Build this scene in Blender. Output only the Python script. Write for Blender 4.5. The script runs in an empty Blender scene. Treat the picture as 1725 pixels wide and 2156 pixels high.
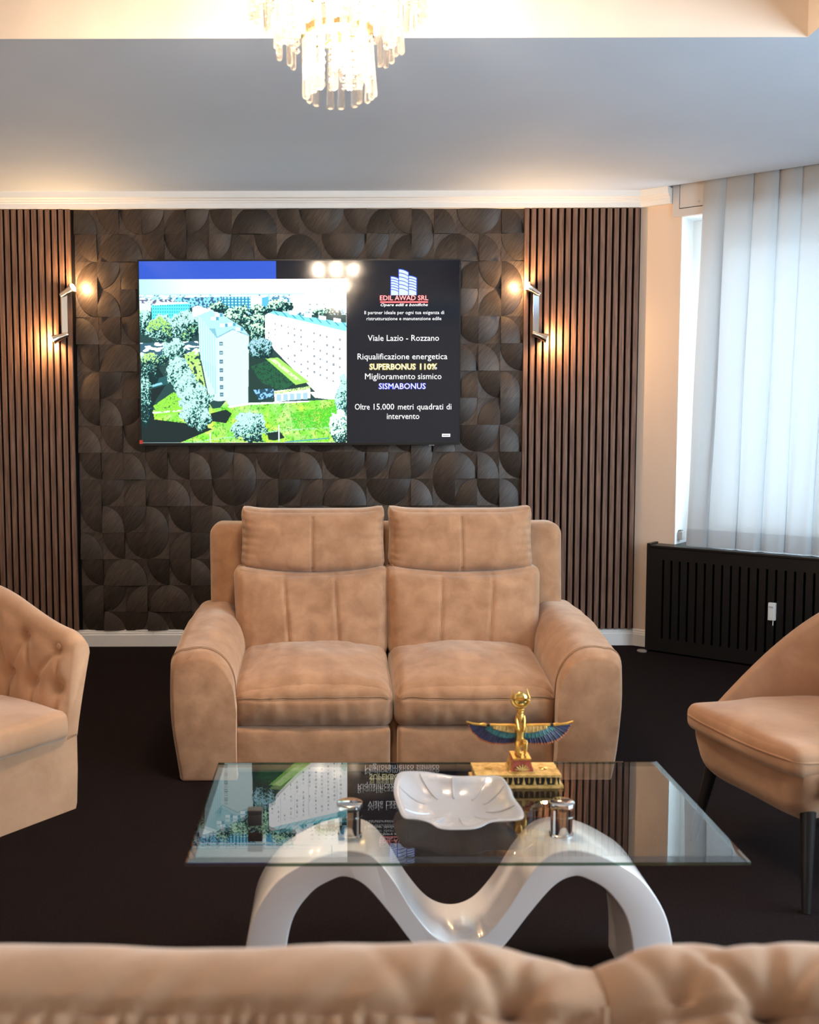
import bpy, bmesh, math, random
import numpy as np
from mathutils import Vector, Matrix, noise as mnoise

random.seed(7)
rng = np.random.RandomState(11)
S = bpy.context.scene
COL = S.collection
PI = math.pi

# ---------------------------------------------------------------- camera
cam_d = bpy.data.cameras.new('camera')
cam = bpy.data.objects.new('camera', cam_d)
COL.objects.link(cam)
S.camera = cam
cam_d.sensor_width = 36.0
cam_d.lens = 2200.0 / 2156.0 * 36.0
cam_d.shift_x = (862.5 - 705.0) / 2156.0
cam_d.shift_y = (1052.0 - 1078.0) / 2156.0
cam_d.clip_start = 0.02
cam.matrix_world = (Matrix.Translation((0, 0, 1.38)) @ Matrix.Rotation(math.radians(90 - 4.5), 4, 'X')
                    @ Matrix.Rotation(-0.0025, 4, 'Z'))
cam_d.dof.use_dof = True
cam_d.dof.focus_distance = 4.9
cam_d.dof.aperture_fstop = 4.5

# ---------------------------------------------------------------- world, daylight, exposure
SKY = 14.0
w = bpy.data.worlds.new('overcast_sky')
S.world = w
w.use_nodes = True
bg = w.node_tree.nodes['Background']
bg.inputs[0].default_value = (0.68, 0.85, 1.0, 1)
bg.inputs[1].default_value = SKY
S.view_settings.view_transform = 'Standard'
S.view_settings.look = 'None'
S.view_settings.exposure = 0.32
S.view_settings.gamma = 1.0
S.cycles.use_denoising = True
S.cycles.max_bounces = 10
S.cycles.transparent_max_bounces = 24
S.cycles.transmission_bounces = 8
S.cycles.sample_clamp_indirect = 6.0
S.cycles.caustics_reflective = False
S.cycles.caustics_refractive = False

# power of the lamps (the lamps themselves are built with their fittings)
P_CHAND = 21.0
P_SCONCE = 9.0
WARM = (1.0, 0.80, 0.60)
AMBER = (1.0, 0.60, 0.28)

# ---------------------------------------------------------------- room constants
W = 6.26            # back wall
CZ = 2.69           # lower ceiling
TZ = 3.02           # ceiling of the raised tray
XL, XR, YF = -2.65, 3.6, -1.9
A40 = math.radians(40)
C0 = Vector((1.808, 6.26, 0))                  # corner of the back wall and the window wall
T0 = Vector((math.cos(A40), -math.sin(A40), 0))    # along the window wall
N0 = Vector((-math.sin(A40), -math.cos(A40), 0))   # into the room
SEND = (XR - C0.x) / T0.x                      # where the window wall meets the right wall


def dp(s, n, z):
    """point in the window wall's own frame"""
    p = C0 + T0 * s + N0 * n
    return (p.x, p.y, z)


def portal(name, loc, direction, sx, sz):
    l = bpy.data.lights.new(name, 'AREA')
    l.shape = 'RECTANGLE'
    l.size, l.size_y = sx, sz
    l.cycles.is_portal = True
    o = bpy.data.objects.new(name, l)
    COL.objects.link(o)
    o.location = loc
    o.rotation_euler = Vector(direction).to_track_quat('-Z', 'Y').to_euler()
    return o


portal('window_daylight', dp(1.15, -0.27, 1.58), N0, 1.85, 1.9)
portal('window_daylight', (XR + 0.22, 1.6, 1.6), (-1, 0, 0), 3.4, 2.0)  # portal of the unseen window added in the right wall for daylight


# ---------------------------------------------------------------- material helpers
def new_mat(name):
    m = bpy.data.materials.new(name)
    m.use_nodes = True
    nt = m.node_tree
    return m, nt, nt.nodes['Principled BSDF']


def mat(name, col, rough=0.5, metal=0.0, spec=0.5, emit=None, es=0.0, coat=0.0, sheen=0.0, trans=0.0, ior=1.45):
    m, nt, b = new_mat(name)
    b.inputs['Base Color'].default_value = (*col, 1)
    b.inputs['Roughness'].default_value = rough
    b.inputs['Metallic'].default_value = metal
    b.inputs['Specular IOR Level'].default_value = spec
    b.inputs['Coat Weight'].default_value = coat
    b.inputs['Coat Roughness'].default_value = 0.05
    b.inputs['Sheen Weight'].default_value = sheen
    b.inputs['Transmission Weight'].default_value = trans
    b.inputs['IOR'].default_value = ior
    if emit:
        b.inputs['Emission Color'].default_value = (*emit, 1)
        b.inputs['Emission Strength'].default_value = es
    return m


def noise_mat(name, c1, c2, scale=5.0, stretch=(1, 1, 1), rot=(0, 0, 0), rough=0.6, detail=6, lo=0.35, hi=0.65,
              bump=0.0, bscale=None, spec=0.5, sheen=0.0, metal=0.0, dist=0.0, fine=0.0, fscale=60, bdist=0.002,
              sheen_tint=None, coat=0.0):
    m, nt, b = new_mat(name)
    N, L = nt.nodes, nt.links
    tc = N.new('ShaderNodeTexCoord')
    mp = N.new('ShaderNodeMapping')
    mp.inputs['Scale'].default_value = stretch
    m0 = N.new('ShaderNodeMapping')
    m0.inputs['Rotation'].default_value = rot
    L.new(tc.outputs['Object'], m0.inputs['Vector'])
    L.new(m0.outputs[0], mp.inputs['Vector'])
    no = N.new('ShaderNodeTexNoise')
    no.inputs['Scale'].default_value = scale
    no.inputs['Detail'].default_value = detail
    no.inputs['Distortion'].default_value = dist
    L.new(mp.outputs[0], no.inputs['Vector'])
    rp = N.new('ShaderNodeValToRGB')
    rp.color_ramp.elements[0].position = lo
    rp.color_ramp.elements[1].position = hi
    rp.color_ramp.elements[0].color = (*c1, 1)
    rp.color_ramp.elements[1].color = (*c2, 1)
    L.new(no.outputs[0], rp.inputs[0])
    out = rp.outputs[0]
    if fine > 0:
        n2 = N.new('ShaderNodeTexNoise')
        n2.inputs['Scale'].default_value = fscale
        n2.inputs['Detail'].default_value = 3
        L.new(mp.outputs[0], n2.inputs['Vector'])
        mr = N.new('ShaderNodeMapRange')
        mr.inputs[3].default_value = 1 - fine
        mr.inputs[4].default_value = 1 + fine
        L.new(n2.outputs[0], mr.inputs[0])
        mx = N.new('ShaderNodeMix')
        mx.data_type = 'RGBA'
        mx.blend_type = 'MULTIPLY'
        mx.inputs[0].default_value = 1
        L.new(out, mx.inputs[6])
        L.new(mr.outputs[0], mx.inputs[7])
        out = mx.outputs[2]
    L.new(out, b.inputs['Base Color'])
    b.inputs['Roughness'].default_value = rough
    b.inputs['Metallic'].default_value = metal
    b.inputs['Specular IOR Level'].default_value = spec
    b.inputs['Sheen Weight'].default_value = sheen
    b.inputs['Coat Weight'].default_value = coat
    if sheen_tint:
        b.inputs['Sheen Tint'].default_value = (*sheen_tint, 1)
    if bump > 0:
        nb = N.new('ShaderNodeTexNoise')
        nb.inputs['Scale'].default_value = bscale or scale
        nb.inputs['Detail'].default_value = 4
        L.new(mp.outputs[0], nb.inputs['Vector'])
        bu = N.new('ShaderNodeBump')
        bu.inputs['Strength'].default_value = bump
        bu.inputs['Distance'].default_value = bdist
        L.new(nb.outputs[0], bu.inputs['Height'])
        L.new(bu.outputs[0], b.inputs['Normal'])
    return m


def clear_mat(name, tint, rough=0.0, f0=0.045, strength=1.0):
    """sheet glass: transparent with a mirror-like Schlick reflection"""
    m = bpy.data.materials.new(name)
    m.use_nodes = True
    nt = m.node_tree
    N, L = nt.nodes, nt.links
    N.remove(N['Principled BSDF'])
    out = N['Material Output']
    tr = N.new('ShaderNodeBsdfTransparent')
    tr.inputs[0].default_value = (*tint, 1)
    gl = N.new('ShaderNodeBsdfGlossy')
    gl.inputs['Roughness'].default_value = rough
    lw = N.new('ShaderNodeLayerWeight')
    lw.inputs[0].default_value = 0.5
    pw = N.new('ShaderNodeMath')
    pw.operation = 'POWER'
    pw.inputs[1].default_value = 5.0
    L.new(lw.outputs['Facing'], pw.inputs[0])
    mr = N.new('ShaderNodeMapRange')
    mr.inputs[3].default_value = f0 * strength
    mr.inputs[4].default_value = min(1.0, strength)
    L.new(pw.outputs[0], mr.inputs[0])
    mx = N.new('ShaderNodeMixShader')
    L.new(mr.outputs[0], mx.inputs[0])
    L.new(tr.outputs[0], mx.inputs[1])
    L.new(gl.outputs[0], mx.inputs[2])
    L.new(mx.outputs[0], out.inputs[0])
    return m


# suede: nap patches of two tones
SUEDE = noise_mat('tan_suede', (0.30, 0.150, 0.077), (0.46, 0.250, 0.137), scale=13, dist=0.35, detail=10, lo=0.28, hi=0.70,
                  rough=0.85, spec=0.18, sheen=0.55, bump=0.25, bscale=45, fine=0.06, fscale=90, bdist=0.003,
                  sheen_tint=(1.0, 0.85, 0.7))
VELVET = noise_mat('beige_velvet', (0.44, 0.245, 0.135), (0.56, 0.33, 0.195), scale=7, dist=0.6, detail=7, lo=0.3, hi=0.72,
                   rough=0.8, spec=0.2, sheen=0.5, bump=0.2, bscale=30, fine=0.05, fscale=70, bdist=0.004,
                   sheen_tint=(1.0, 0.9, 0.8))
COPPER_VELVET = noise_mat('tan_velvet', (0.31, 0.15, 0.075), (0.43, 0.225, 0.12), scale=7, dist=0.6, detail=7, lo=0.30,
                          hi=0.72, rough=0.8, spec=0.2, sheen=0.4, bump=0.2, bscale=30, fine=0.05, fscale=70,
                          bdist=0.004, sheen_tint=(1.0, 0.85, 0.7))
STITCH = mat('stitching', (0.27, 0.15, 0.08), 0.8)
WALLP = mat('cream_wall_paint', (0.85, 0.665, 0.52), 0.8)
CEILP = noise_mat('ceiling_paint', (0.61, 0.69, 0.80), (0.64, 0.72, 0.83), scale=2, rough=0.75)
TRAYP = mat('tray_paint', (0.78, 0.66, 0.55), 0.75)
TRIMP = mat('white_trim_paint', (0.90, 0.87, 0.83), 0.45)
REVEALP = mat('white_reveal_paint', (0.84, 0.84, 0.82), 0.6)
BOXP = mat('shutter_box_paint', (0.70, 0.64, 0.60), 0.6)
CARPET = noise_mat('black_carpet', (0.007, 0.0045, 0.0045), (0.014, 0.009, 0.009), scale=180, rough=0.95, spec=0.05, detail=3,
                   bump=0.6, bscale=260, bdist=0.004)
SLATW = noise_mat('walnut_slats', (0.115, 0.056, 0.036), (0.26, 0.145, 0.095), scale=9, stretch=(9, 3, 0.55), rough=0.5,
                  detail=8, lo=0.3, hi=0.7, spec=0.35, fine=0.25, fscale=30)
FELT = mat('black_felt', (0.008, 0.007, 0.007), 0.95, spec=0.05)
COVER = mat('black_lacquer', (0.009, 0.0075, 0.007), 0.38, spec=0.4)
CHROME = mat('chrome', (0.86, 0.85, 0.84), 0.08, metal=1.0)
NICKEL = mat('satin_nickel', (0.72, 0.66, 0.58), 0.25, metal=1.0)
GOLDM = mat('chandelier_gold', (0.85, 0.62, 0.30), 0.2, metal=1.0)
BLACKP = mat('black_plastic', (0.012, 0.012, 0.013), 0.3)
DARKLEG = mat('black_leg', (0.010, 0.008, 0.007), 0.4)
WHITEP = mat('white_plastic', (0.85, 0.84, 0.82), 0.4)
LACQ = mat('white_gloss_lacquer', (0.88, 0.81, 0.78), 0.16, coat=0.6)
BULB = mat('glowing_bulb', (1, 0.9, 0.7), 0.3, emit=(1.0, 0.80, 0.55), es=18)
SPOTGLOW = mat('spot_lamp_face', (1, 0.9, 0.7), 0.3, emit=(1.0, 0.72, 0.40), es=22)
TABLEGLASS = clear_mat('table_glass', (0.965, 0.985, 0.975), 0.0, f0=0.08, strength=1.0)
PANE = clear_mat('window_glass', (0.97, 0.98, 0.98))


def crystal_mat():
    m = bpy.data.materials.new('cut_crystal')
    m.use_nodes = True
    nt = m.node_tree
    N, L = nt.nodes, nt.links
    N.remove(N['Principled BSDF'])
    g = N.new('ShaderNodeBsdfGlass')
    g.inputs['Color'].default_value = (1.0, 0.97, 0.93, 1)
    g.inputs['Roughness'].default_value = 0.0
    g.inputs['IOR'].default_value = 1.52
    t = N.new('ShaderNodeBsdfTransparent')
    tl = N.new('ShaderNodeBsdfTranslucent')
    tl.inputs[0].default_value = (1, 0.94, 0.86, 1)
    mx = N.new('ShaderNodeMixShader')
    mx.inputs[0].default_value = 0.30
    L.new(g.outputs[0], mx.inputs[1])
    L.new(t.outputs[0], mx.inputs[2])
    mx2 = N.new('ShaderNodeMixShader')
    mx2.inputs[0].default_value = 0.05
    L.new(mx.outputs[0], mx2.inputs[1])
    L.new(tl.outputs[0], mx2.inputs[2])
    L.new(mx2.outputs[0], N['Material Output'].inputs[0])
    return m


CRYSTAL = crystal_mat()


def sheer_mat(name, transp, col, tcol):
    m = bpy.data.materials.new(name)
    m.use_nodes = True
    nt = m.node_tree
    N, L = nt.nodes, nt.links
    N.remove(N['Principled BSDF'])
    d = N.new('ShaderNodeBsdfDiffuse')
    d.inputs[0].default_value = (*col, 1)
    tl = N.new('ShaderNodeBsdfTranslucent')
    tl.inputs[0].default_value = (*tcol, 1)
    t = N.new('ShaderNodeBsdfTransparent')
    m1 = N.new('ShaderNodeMixShader')
    m1.inputs[0].default_value = 0.5
    L.new(d.outputs[0], m1.inputs[1])
    L.new(tl.outputs[0], m1.inputs[2])
    m2 = N.new('ShaderNodeMixShader')
    m2.inputs[0].default_value = transp
    L.new(m1.outputs[0], m2.inputs[1])
    L.new(t.outputs[0], m2.inputs[2])
    L.new(m2.outputs[0], N['Material Output'].inputs[0])
    return m


SHEER = sheer_mat('sheer_voile', 0.006, (0.86, 0.86, 0.86), (0.135, 0.142, 0.145))
HEMM = sheer_mat('sheer_voile_hem', 0.002, (0.78, 0.80, 0.82), (0.085, 0.090, 0.094))


# ---------------------------------------------------------------- mesh helpers
def link(name, me, m=None, parent=None, smooth=True):
    o = bpy.data.objects.new(name, me)
    COL.objects.link(o)
    if m is not None:
        for mm in (m if isinstance(m, (list, tuple)) else [m]):
            me.materials.append(mm)
    if smooth:
        me.polygons.foreach_set('use_smooth', [True] * len(me.polygons))
    if parent is not None:
        o.parent = parent
    return o


def mk(name, V, F, m=None, parent=None, smooth=True, fix=False, autosm=None):
    me = bpy.data.meshes.new(name)
    me.from_pydata([tuple(v) for v in V], [], [tuple(f) for f in F])
    if fix:
        bm = bmesh.new()
        bm.from_mesh(me)
        bmesh.ops.recalc_face_normals(bm, faces=bm.faces)
        bm.to_mesh(me)
        bm.free()
    me.update()
    o = link(name, me, m, parent, smooth)
    if autosm:
        me.set_sharp_from_angle(angle=math.radians(autosm))
    return o


class MB:
    """collects shapes that belong to ONE object"""

    def __init__(s):
        s.V, s.F, s.M = [], [], []

    def add(s, V, F, mi=0):
        k = len(s.V)
        s.V += [tuple(v) for v in V]
        s.F += [tuple(i + k for i in f) for f in F]
        s.M += [mi] * len(F)
        return s

    def box(s, a, b, mi=0, R=None, bev=0.0):
        x0, y0, z0 = a
        x1, y1, z1 = b
        V = [(x0, y0, z0), (x1, y0, z0), (x1, y1, z0), (x0, y1, z0), (x0, y0, z1), (x1, y0, z1), (x1, y1, z1), (x0, y1, z1)]
        F = [(0, 3, 2, 1), (4, 5, 6, 7), (0, 1, 5, 4), (1, 2, 6, 5), (2, 3, 7, 6), (3, 0, 4, 7)]
        if bev > 0:
            bm = bmesh.new()
            vs = [bm.verts.new(v) for v in V]
            for f in F:
                bm.faces.new([vs[i] for i in f])
            bmesh.ops.bevel(bm, geom=list(bm.edges), offset=bev, segments=2, affect='EDGES', profile=0.6)
            bm.verts.index_update()
            V = [tuple(v.co) for v in bm.verts]
            F = [tuple(v.index for v in f.verts) for f in bm.faces]
            bm.free()
        if R is not None:
            V = [tuple(R @ Vector(v)) for v in V]
        return s.add(V, F, mi)

    def tube(s, pts, rad, n=10, mi=0, cap=True):
        """round tube along points, radius per point"""
        pts = [Vector(p) for p in pts]
        if not isinstance(rad, (list, tuple)):
            rad = [rad] * len(pts)
        rings = []
        up = None
        for i, p in enumerate(pts):
            d = (pts[min(i + 1, len(pts) - 1)] - pts[max(i - 1, 0)]).normalized()
            if up is None:
                up = Vector((0, 0, 1)) if abs(d.z) < 0.9 else Vector((1, 0, 0))
            u = d.cross(up)
            if u.length < 1e-5:
                u = d.cross(Vector((0.3, 1, 0.2)))
            u.normalize()
            v = d.cross(u).normalized()
            up = -v if False else up
            rings.append([p + (u * math.cos(2 * PI * k / n) + v * math.sin(2 * PI * k / n)) * rad[i] for k in range(n)])
        return s.loft(rings, cap=cap, mi=mi)

    def loft(s, rings, cap=True, closed=True, mi=0):
        n = len(rings[0])
        V = [p for r in rings for p in r]
        F = []
        for i in range(len(rings) - 1):
            for k in range(n if closed else n - 1):
                a, b = i * n + k, i * n + (k + 1) % n
                F.append((a, b, b + n, a + n))
        if cap and closed:
            F.append(tuple(reversed(range(n))))
            F.append(tuple((len(rings) - 1) * n + k for k in range(n)))
        return s.add(V, F, mi)

    def lathe(s, prof, n=24, center=(0, 0, 0), mi=0, cap=True, R=None):
        rings = []
        for r, z in prof:
            ring = [Vector((r * math.cos(2 * PI * k / n), r * math.sin(2 * PI * k / n), z)) for k in range(n)]
            if R is not None:
                ring = [R @ p for p in ring]
            rings.append([p + Vector(center) for p in ring])
        return s.loft(rings, cap=cap, mi=mi)

    def ellipsoid(s, c, r, n=12, m=8, mi=0):
        rings = []
        for j in range(1, m):
            a = -PI / 2 + PI * j / m
            rings.append([(c[0] + r[0] * math.cos(a) * math.cos(2 * PI * k / n),
                           c[1] + r[1] * math.cos(a) * math.sin(2 * PI * k / n), c[2] + r[2] * math.sin(a)) for k in range(n)])
        return s.loft(rings, cap=True, mi=mi)

    def build(s, name, m=None, parent=None, smooth=True, autosm=35, fix=True):
        me = bpy.data.meshes.new(name)
        me.from_pydata(s.V, [], s.F)
        me.polygons.foreach_set('material_index', s.M)
        if fix:
            bm = bmesh.new()
            bm.from_mesh(me)
            bmesh.ops.recalc_face_normals(bm, faces=bm.faces)
            bm.to_mesh(me)
            bm.free()
        me.update()
        o = link(name, me, m, parent, smooth)
        if smooth and autosm:
            me.set_sharp_from_angle(angle=math.radians(autosm))
        return o


def axis_coords(h, r, n):
    """coordinates on [-h,h], denser inside the rounded edge"""
    e = [-h + r * (1 - math.cos(PI / 2 * i / 5)) for i in range(5)]
    mid = [(-h + r) + (2 * h - 2 * r) * i / n for i in range(n + 1)]
    return e + mid + [-x for x in reversed(e)]


def rbox(half, r, n, fn=None):
    """rounded box built from six grids; fn(pos, face_normal, (u,v)) -> pos"""
    ax = [axis_coords(half[i], min(r, half[i] * 0.98), n[i]) for i in range(3)]
    V, F, idx = [], [], {}

    def vert(p, nrm):
        key = tuple(round(c, 6) for c in p)
        if key in idx:
            return idx[key]
        q = [max(-(half[i] - r), min(half[i] - r, p[i])) for i in range(3)]
        d = Vector(p) - Vector(q)
        if d.length > 1e-9:
            P = Vector(q) + d.normalized() * r
        else:
            P = Vector(p)
        idx[key] = len(V)
        V.append((P, Vector((p[0] / half[0], p[1] / half[1], p[2] / half[2]))))
        return idx[key]

    for a in range(3):
        b, c = (a + 1) % 3, (a + 2) % 3
        for sgn in (-1, 1):
            nb, nc = len(ax[b]), len(ax[c])
            g = []
            for i in range(nb):
                row = []
                for j in range(nc):
                    p = [0, 0, 0]
                    p[a] = sgn * half[a]
                    p[b] = ax[b][i]
                    p[c] = ax[c][j]
                    row.append(vert(p, None))
                g.append(row)
            for i in range(nb - 1):
                for j in range(nc - 1):
                    f = (g[i][j], g[i + 1][j], g[i + 1][j + 1], g[i][j + 1])
                    F.append(f if sgn > 0 else tuple(reversed(f)))
    out = []
    for P, q in V:
        out.append(fn(P.copy(), q) if fn else P)
    return out, F


def empty(name, loc, label, cat, group=None, rz=0.0):
    o = bpy.data.objects.new(name, None)
    COL.objects.link(o)
    o.location = loc
    o.rotation_euler = (0, 0, rz)
    o.empty_display_size = 0.1
    return tag(o, label, cat, group)


def tag(o, label, cat, group=None):
    o['label'] = label
    o['category'] = cat
    if group:
        o['group'] = group
    return o


def struct(o):
    o['kind'] = 'structure'
    return o


def gauss(x, s):
    return math.exp(-x * x / (2 * s * s))


def sstep(a, b, x):
    t = max(0.0, min(1.0, (x - a) / (b - a)))
    return t * t * (3 - 2 * t)


def wob(p, sc, amp, seed=0.0):
    return mnoise.noise(Vector((p[0] * sc + seed, p[1] * sc - seed, p[2] * sc + 2 * seed))) * amp


# ================================================================ ROOM SHELL
def room():
    # floor
    m = MB()
    pts = [(XL, YF), (XR, YF), (XR, C0.y + T0.y * SEND), (C0.x, W), (XL, W)]
    m.add([(x, y, 0) for x, y in pts] + [(x, y, -0.05) for x, y in pts],
          [(0, 1, 2, 3, 4), (9, 8, 7, 6, 5)] + [(i, i + 5, (i + 1) % 5 + 5, (i + 1) % 5) for i in range(5)])
    struct(m.build('floor', CARPET, smooth=False))

    # ceiling with raised tray and the curtain pocket by the window
    TX0, TX1, TY0, TY1 = -1.62, 1.643, 0.25, 3.735
    V, F, MI = [], [], []

    def poly(pts, z=None, mi=0):
        k = len(V)
        V.extend([p if len(p) == 3 else (p[0], p[1], z) for p in pts])
        F.append(tuple(range(k, k + len(pts))))
        MI.append(mi)
    d1, d2 = dp(0.175, 0.075, CZ), dp(SEND - 0.02, 0.075, CZ)
    w1, w2 = dp(0.175, 0.0, CZ), dp(SEND, 0.0, CZ)
    # back strip, seen from below (clockwise from above)
    poly([(XL, TY1), (XL, W), (C0.x, W), w1[:2], d1[:2], d2[:2], (XR, d2[1]), (XR, TY1)], CZ)
    poly([(XL, TY0), (XL, TY1), (TX0, TY1), (TX0, TY0)], CZ)
    poly([(TX1, TY0), (TX1, TY1), (XR, TY1), (XR, TY0)], CZ)
    poly([(XL, YF), (XL, TY0), (XR, TY0), (XR, YF)], CZ)
    # tray sides and top
    for a, b in (((TX0, TY1), (TX1, TY1)), ((TX1, TY1), (TX1, TY0)), ((TX1, TY0), (TX0, TY0)), ((TX0, TY0), (TX0, TY1))):
        poly([(*a, CZ), (*b, CZ), (*b, TZ), (*a, TZ)], mi=1)
    poly([(TX0, TY0), (TX0, TY1), (TX1, TY1), (TX1, TY0)], TZ, mi=1)
    # pocket
    PZ = 2.80
    poly([d1, d2, (d2[0], d2[1], PZ), (d1[0], d1[1], PZ)])
    poly([w1, d1, (d1[0], d1[1], PZ), (w1[0], w1[1], PZ)])
    w1b, w2b = dp(0.175, -0.05, PZ), dp(SEND, -0.05, PZ)
    poly([(d1[0], d1[1], PZ), (d2[0], d2[1], PZ), w2b, w1b])
    me = bpy.data.meshes.new('ceiling')
    me.from_pydata(V, [], F)
    me.polygons.foreach_set('material_index', MI)
    me.update()
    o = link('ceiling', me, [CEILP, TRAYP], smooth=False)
    struct(o)

    # walls
    TOPZ = 3.1
    m = MB().box((XL - 0.15, W, 0), (C0.x + 0.02, W + 0.15, TOPZ))
    struct(m.build('wall_back', WALLP, smooth=False))
    m = MB().box((XL - 0.15, YF - 0.15, 0), (XL, W, TOPZ))
    struct(m.build('wall_left', WALLP, smooth=False))

    # window wall: opening from s=.248 to 2.05, z .60-2.51
    def wb(m, s0, s1, n0, n1, z0, z1, mi=0):
        P = [dp(s0, n0, z0), dp(s1, n0, z0), dp(s1, n1, z0), dp(s0, n1, z0), dp(s0, n0, z1), dp(s1, n0, z1), dp(s1, n1, z1), dp(s0, n1, z1)]
        m.add(P, [(0, 3, 2, 1), (4, 5, 6, 7), (0, 1, 5, 4), (1, 2, 6, 5), (2, 3, 7, 6), (3, 0, 4, 7)], mi)
    S0, S1, WZ0, WZ1, DEP = 0.248, 2.05, 0.60, 2.52, -0.30
    m = MB()
    wb(m, 0.0, S0 - 0.004, DEP, 0, 0, TOPZ)
    wb(m, S1, SEND + 0.1, DEP, 0, 0, TOPZ)
    wb(m, S0 - 0.004, S1, DEP, 0, 0, WZ0)
    wb(m, S0 - 0.004, S1, DEP, -0.002, WZ1 + 0.002, TOPZ)
    # white plastered reveal
    wb(m, S0 - 0.004, S0, DEP, 0.0, WZ0, WZ1, 1)
    wb(m, S0, S1, DEP, 0.0, WZ1, WZ1 + 0.004, 1)
    struct(m.build('wall_window', [WALLP, REVEALP], smooth=False))
    # frame and panes
    m = MB()
    for a, b in ((S0, 0.43), (1.11, 1.20), (1.87, S1)):
        wb(m, a, b, -0.24, -0.17, WZ0, WZ1)
    for a, b in ((WZ0, 0.74), (2.34, WZ1)):
        wb(m, 0.43, 1.87, -0.238, -0.172, a, b)
    fr = struct(m.build('window_1', REVEALP, smooth=False))
    for a, b in ((0.43, 1.11), (1.20, 1.87)):
        m = MB()
        wb(m, a, b, -0.208, -0.202, 0.74, 2.34)
        m.build('pane', PANE, fr, smooth=False)
    # right wall with an unseen window, added to let in more daylight
    yb = C0.y + T0.y * SEND
    m = MB()
    m.box((XR, YF, 0), (XR + 0.2, -0.1, TOPZ))
    m.box((XR, 3.3, 0), (XR + 0.2, yb + 0.1, TOPZ))
    m.box((XR, -0.1, 0), (XR + 0.2, 3.3, 0.6))
    m.box((XR, -0.1, 2.6), (XR + 0.2, 3.3, TOPZ))
    struct(m.build('wall_right', WALLP, smooth=False))
    m = MB()
    for a, b in ((-0.1, 0.0), (1.55, 1.65), (3.2, 3.3)):
        m.box((XR + 0.06, a, 0.6), (XR + 0.13, b, 2.6))
    for a, b in ((0.6, 0.7), (2.5, 2.6)):
        m.box((XR + 0.06, 0.0, a), (XR + 0.13, 3.2, b))
    fr = struct(m.build('window_added', REVEALP, smooth=False))
    MB().box((XR + 0.09, 0.0, 0.7), (XR + 0.096, 3.2, 2.5)).build('pane', PANE, fr, smooth=False)
    # wall behind the photographer
    m = MB().box((XL - 0.15, YF - 0.2, 0), (XR + 0.2, YF, TOPZ))
    struct(m.build('wall_front', WALLP, smooth=False))

    # cornice: stepped profile (offset into the room, z), swept along both walls
    def sweep(name, prof, s_end, m):
        nb = Vector((0, -1, 0))
        k = (nb + N0) / (1 + nb.dot(N0))          # mitre
        path = [(Vector((XL, W, 0)), nb), (C0, k), (C0 + T0 * s_end, N0)]
        rings = []
        for p, n in path:
            rings.append([(p.x + n.x * o, p.y + n.y * o, z) for o, z in prof])
        return struct(MB().loft(rings).build(name, m, smooth=False))
    sweep('trim_1', [(0, 2.600), (0.040, 2.600), (0.040, 2.628), (0.046, 2.632), (0.046, 2.640), (0.058, 2.644), (0.058, 2.650),
                     (0.075, 2.656), (0.078, 2.690), (0, 2.690)], 0.190, TRIMP)
    sweep('baseboard_back', [(0, 0), (0.022, 0), (0.022, 0.070), (0.018, 0.074), (0.018, 0.082), (0.011, 0.085), (0.011, 0.094), (0.004, 0.100), (0, 0.100)],
          0.128, TRIMP)


room()


# ================================================================ WALL CLADDING
def slat_panel(x0, x1, pitch, wd, label, phase=0.0):
    t = empty('slat_panel', ((x0 + x1) / 2, W - 0.001, 0.102), label, 'wall panel', 'slatted wood wall panels')
    c = Vector(t.location)
    MB().box((x0 - c.x, -0.008, 0), (x1 - c.x, 0, 2.50)).build('backing', FELT, t, smooth=False)
    m = MB()
    x = x0 + phase
    while x + wd <= x1 + 0.002:
        a = Vector((x - c.x, 0, 0))
        m.box((x - c.x, -0.030, 0.001), (x + wd - c.x, -0.008, 2.4955), bev=0.0012)
        x += pitch
    m.build('slats', SLATW, t, smooth=False)
    return t


slat_panel(-2.645, -1.529, 0.0396, 0.0268, 'walnut slatted wall panel left of the television')
slat_panel(1.118, 1.804, 0.0405, 0.0264, 'walnut slatted wall panel between television and window corner')


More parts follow.
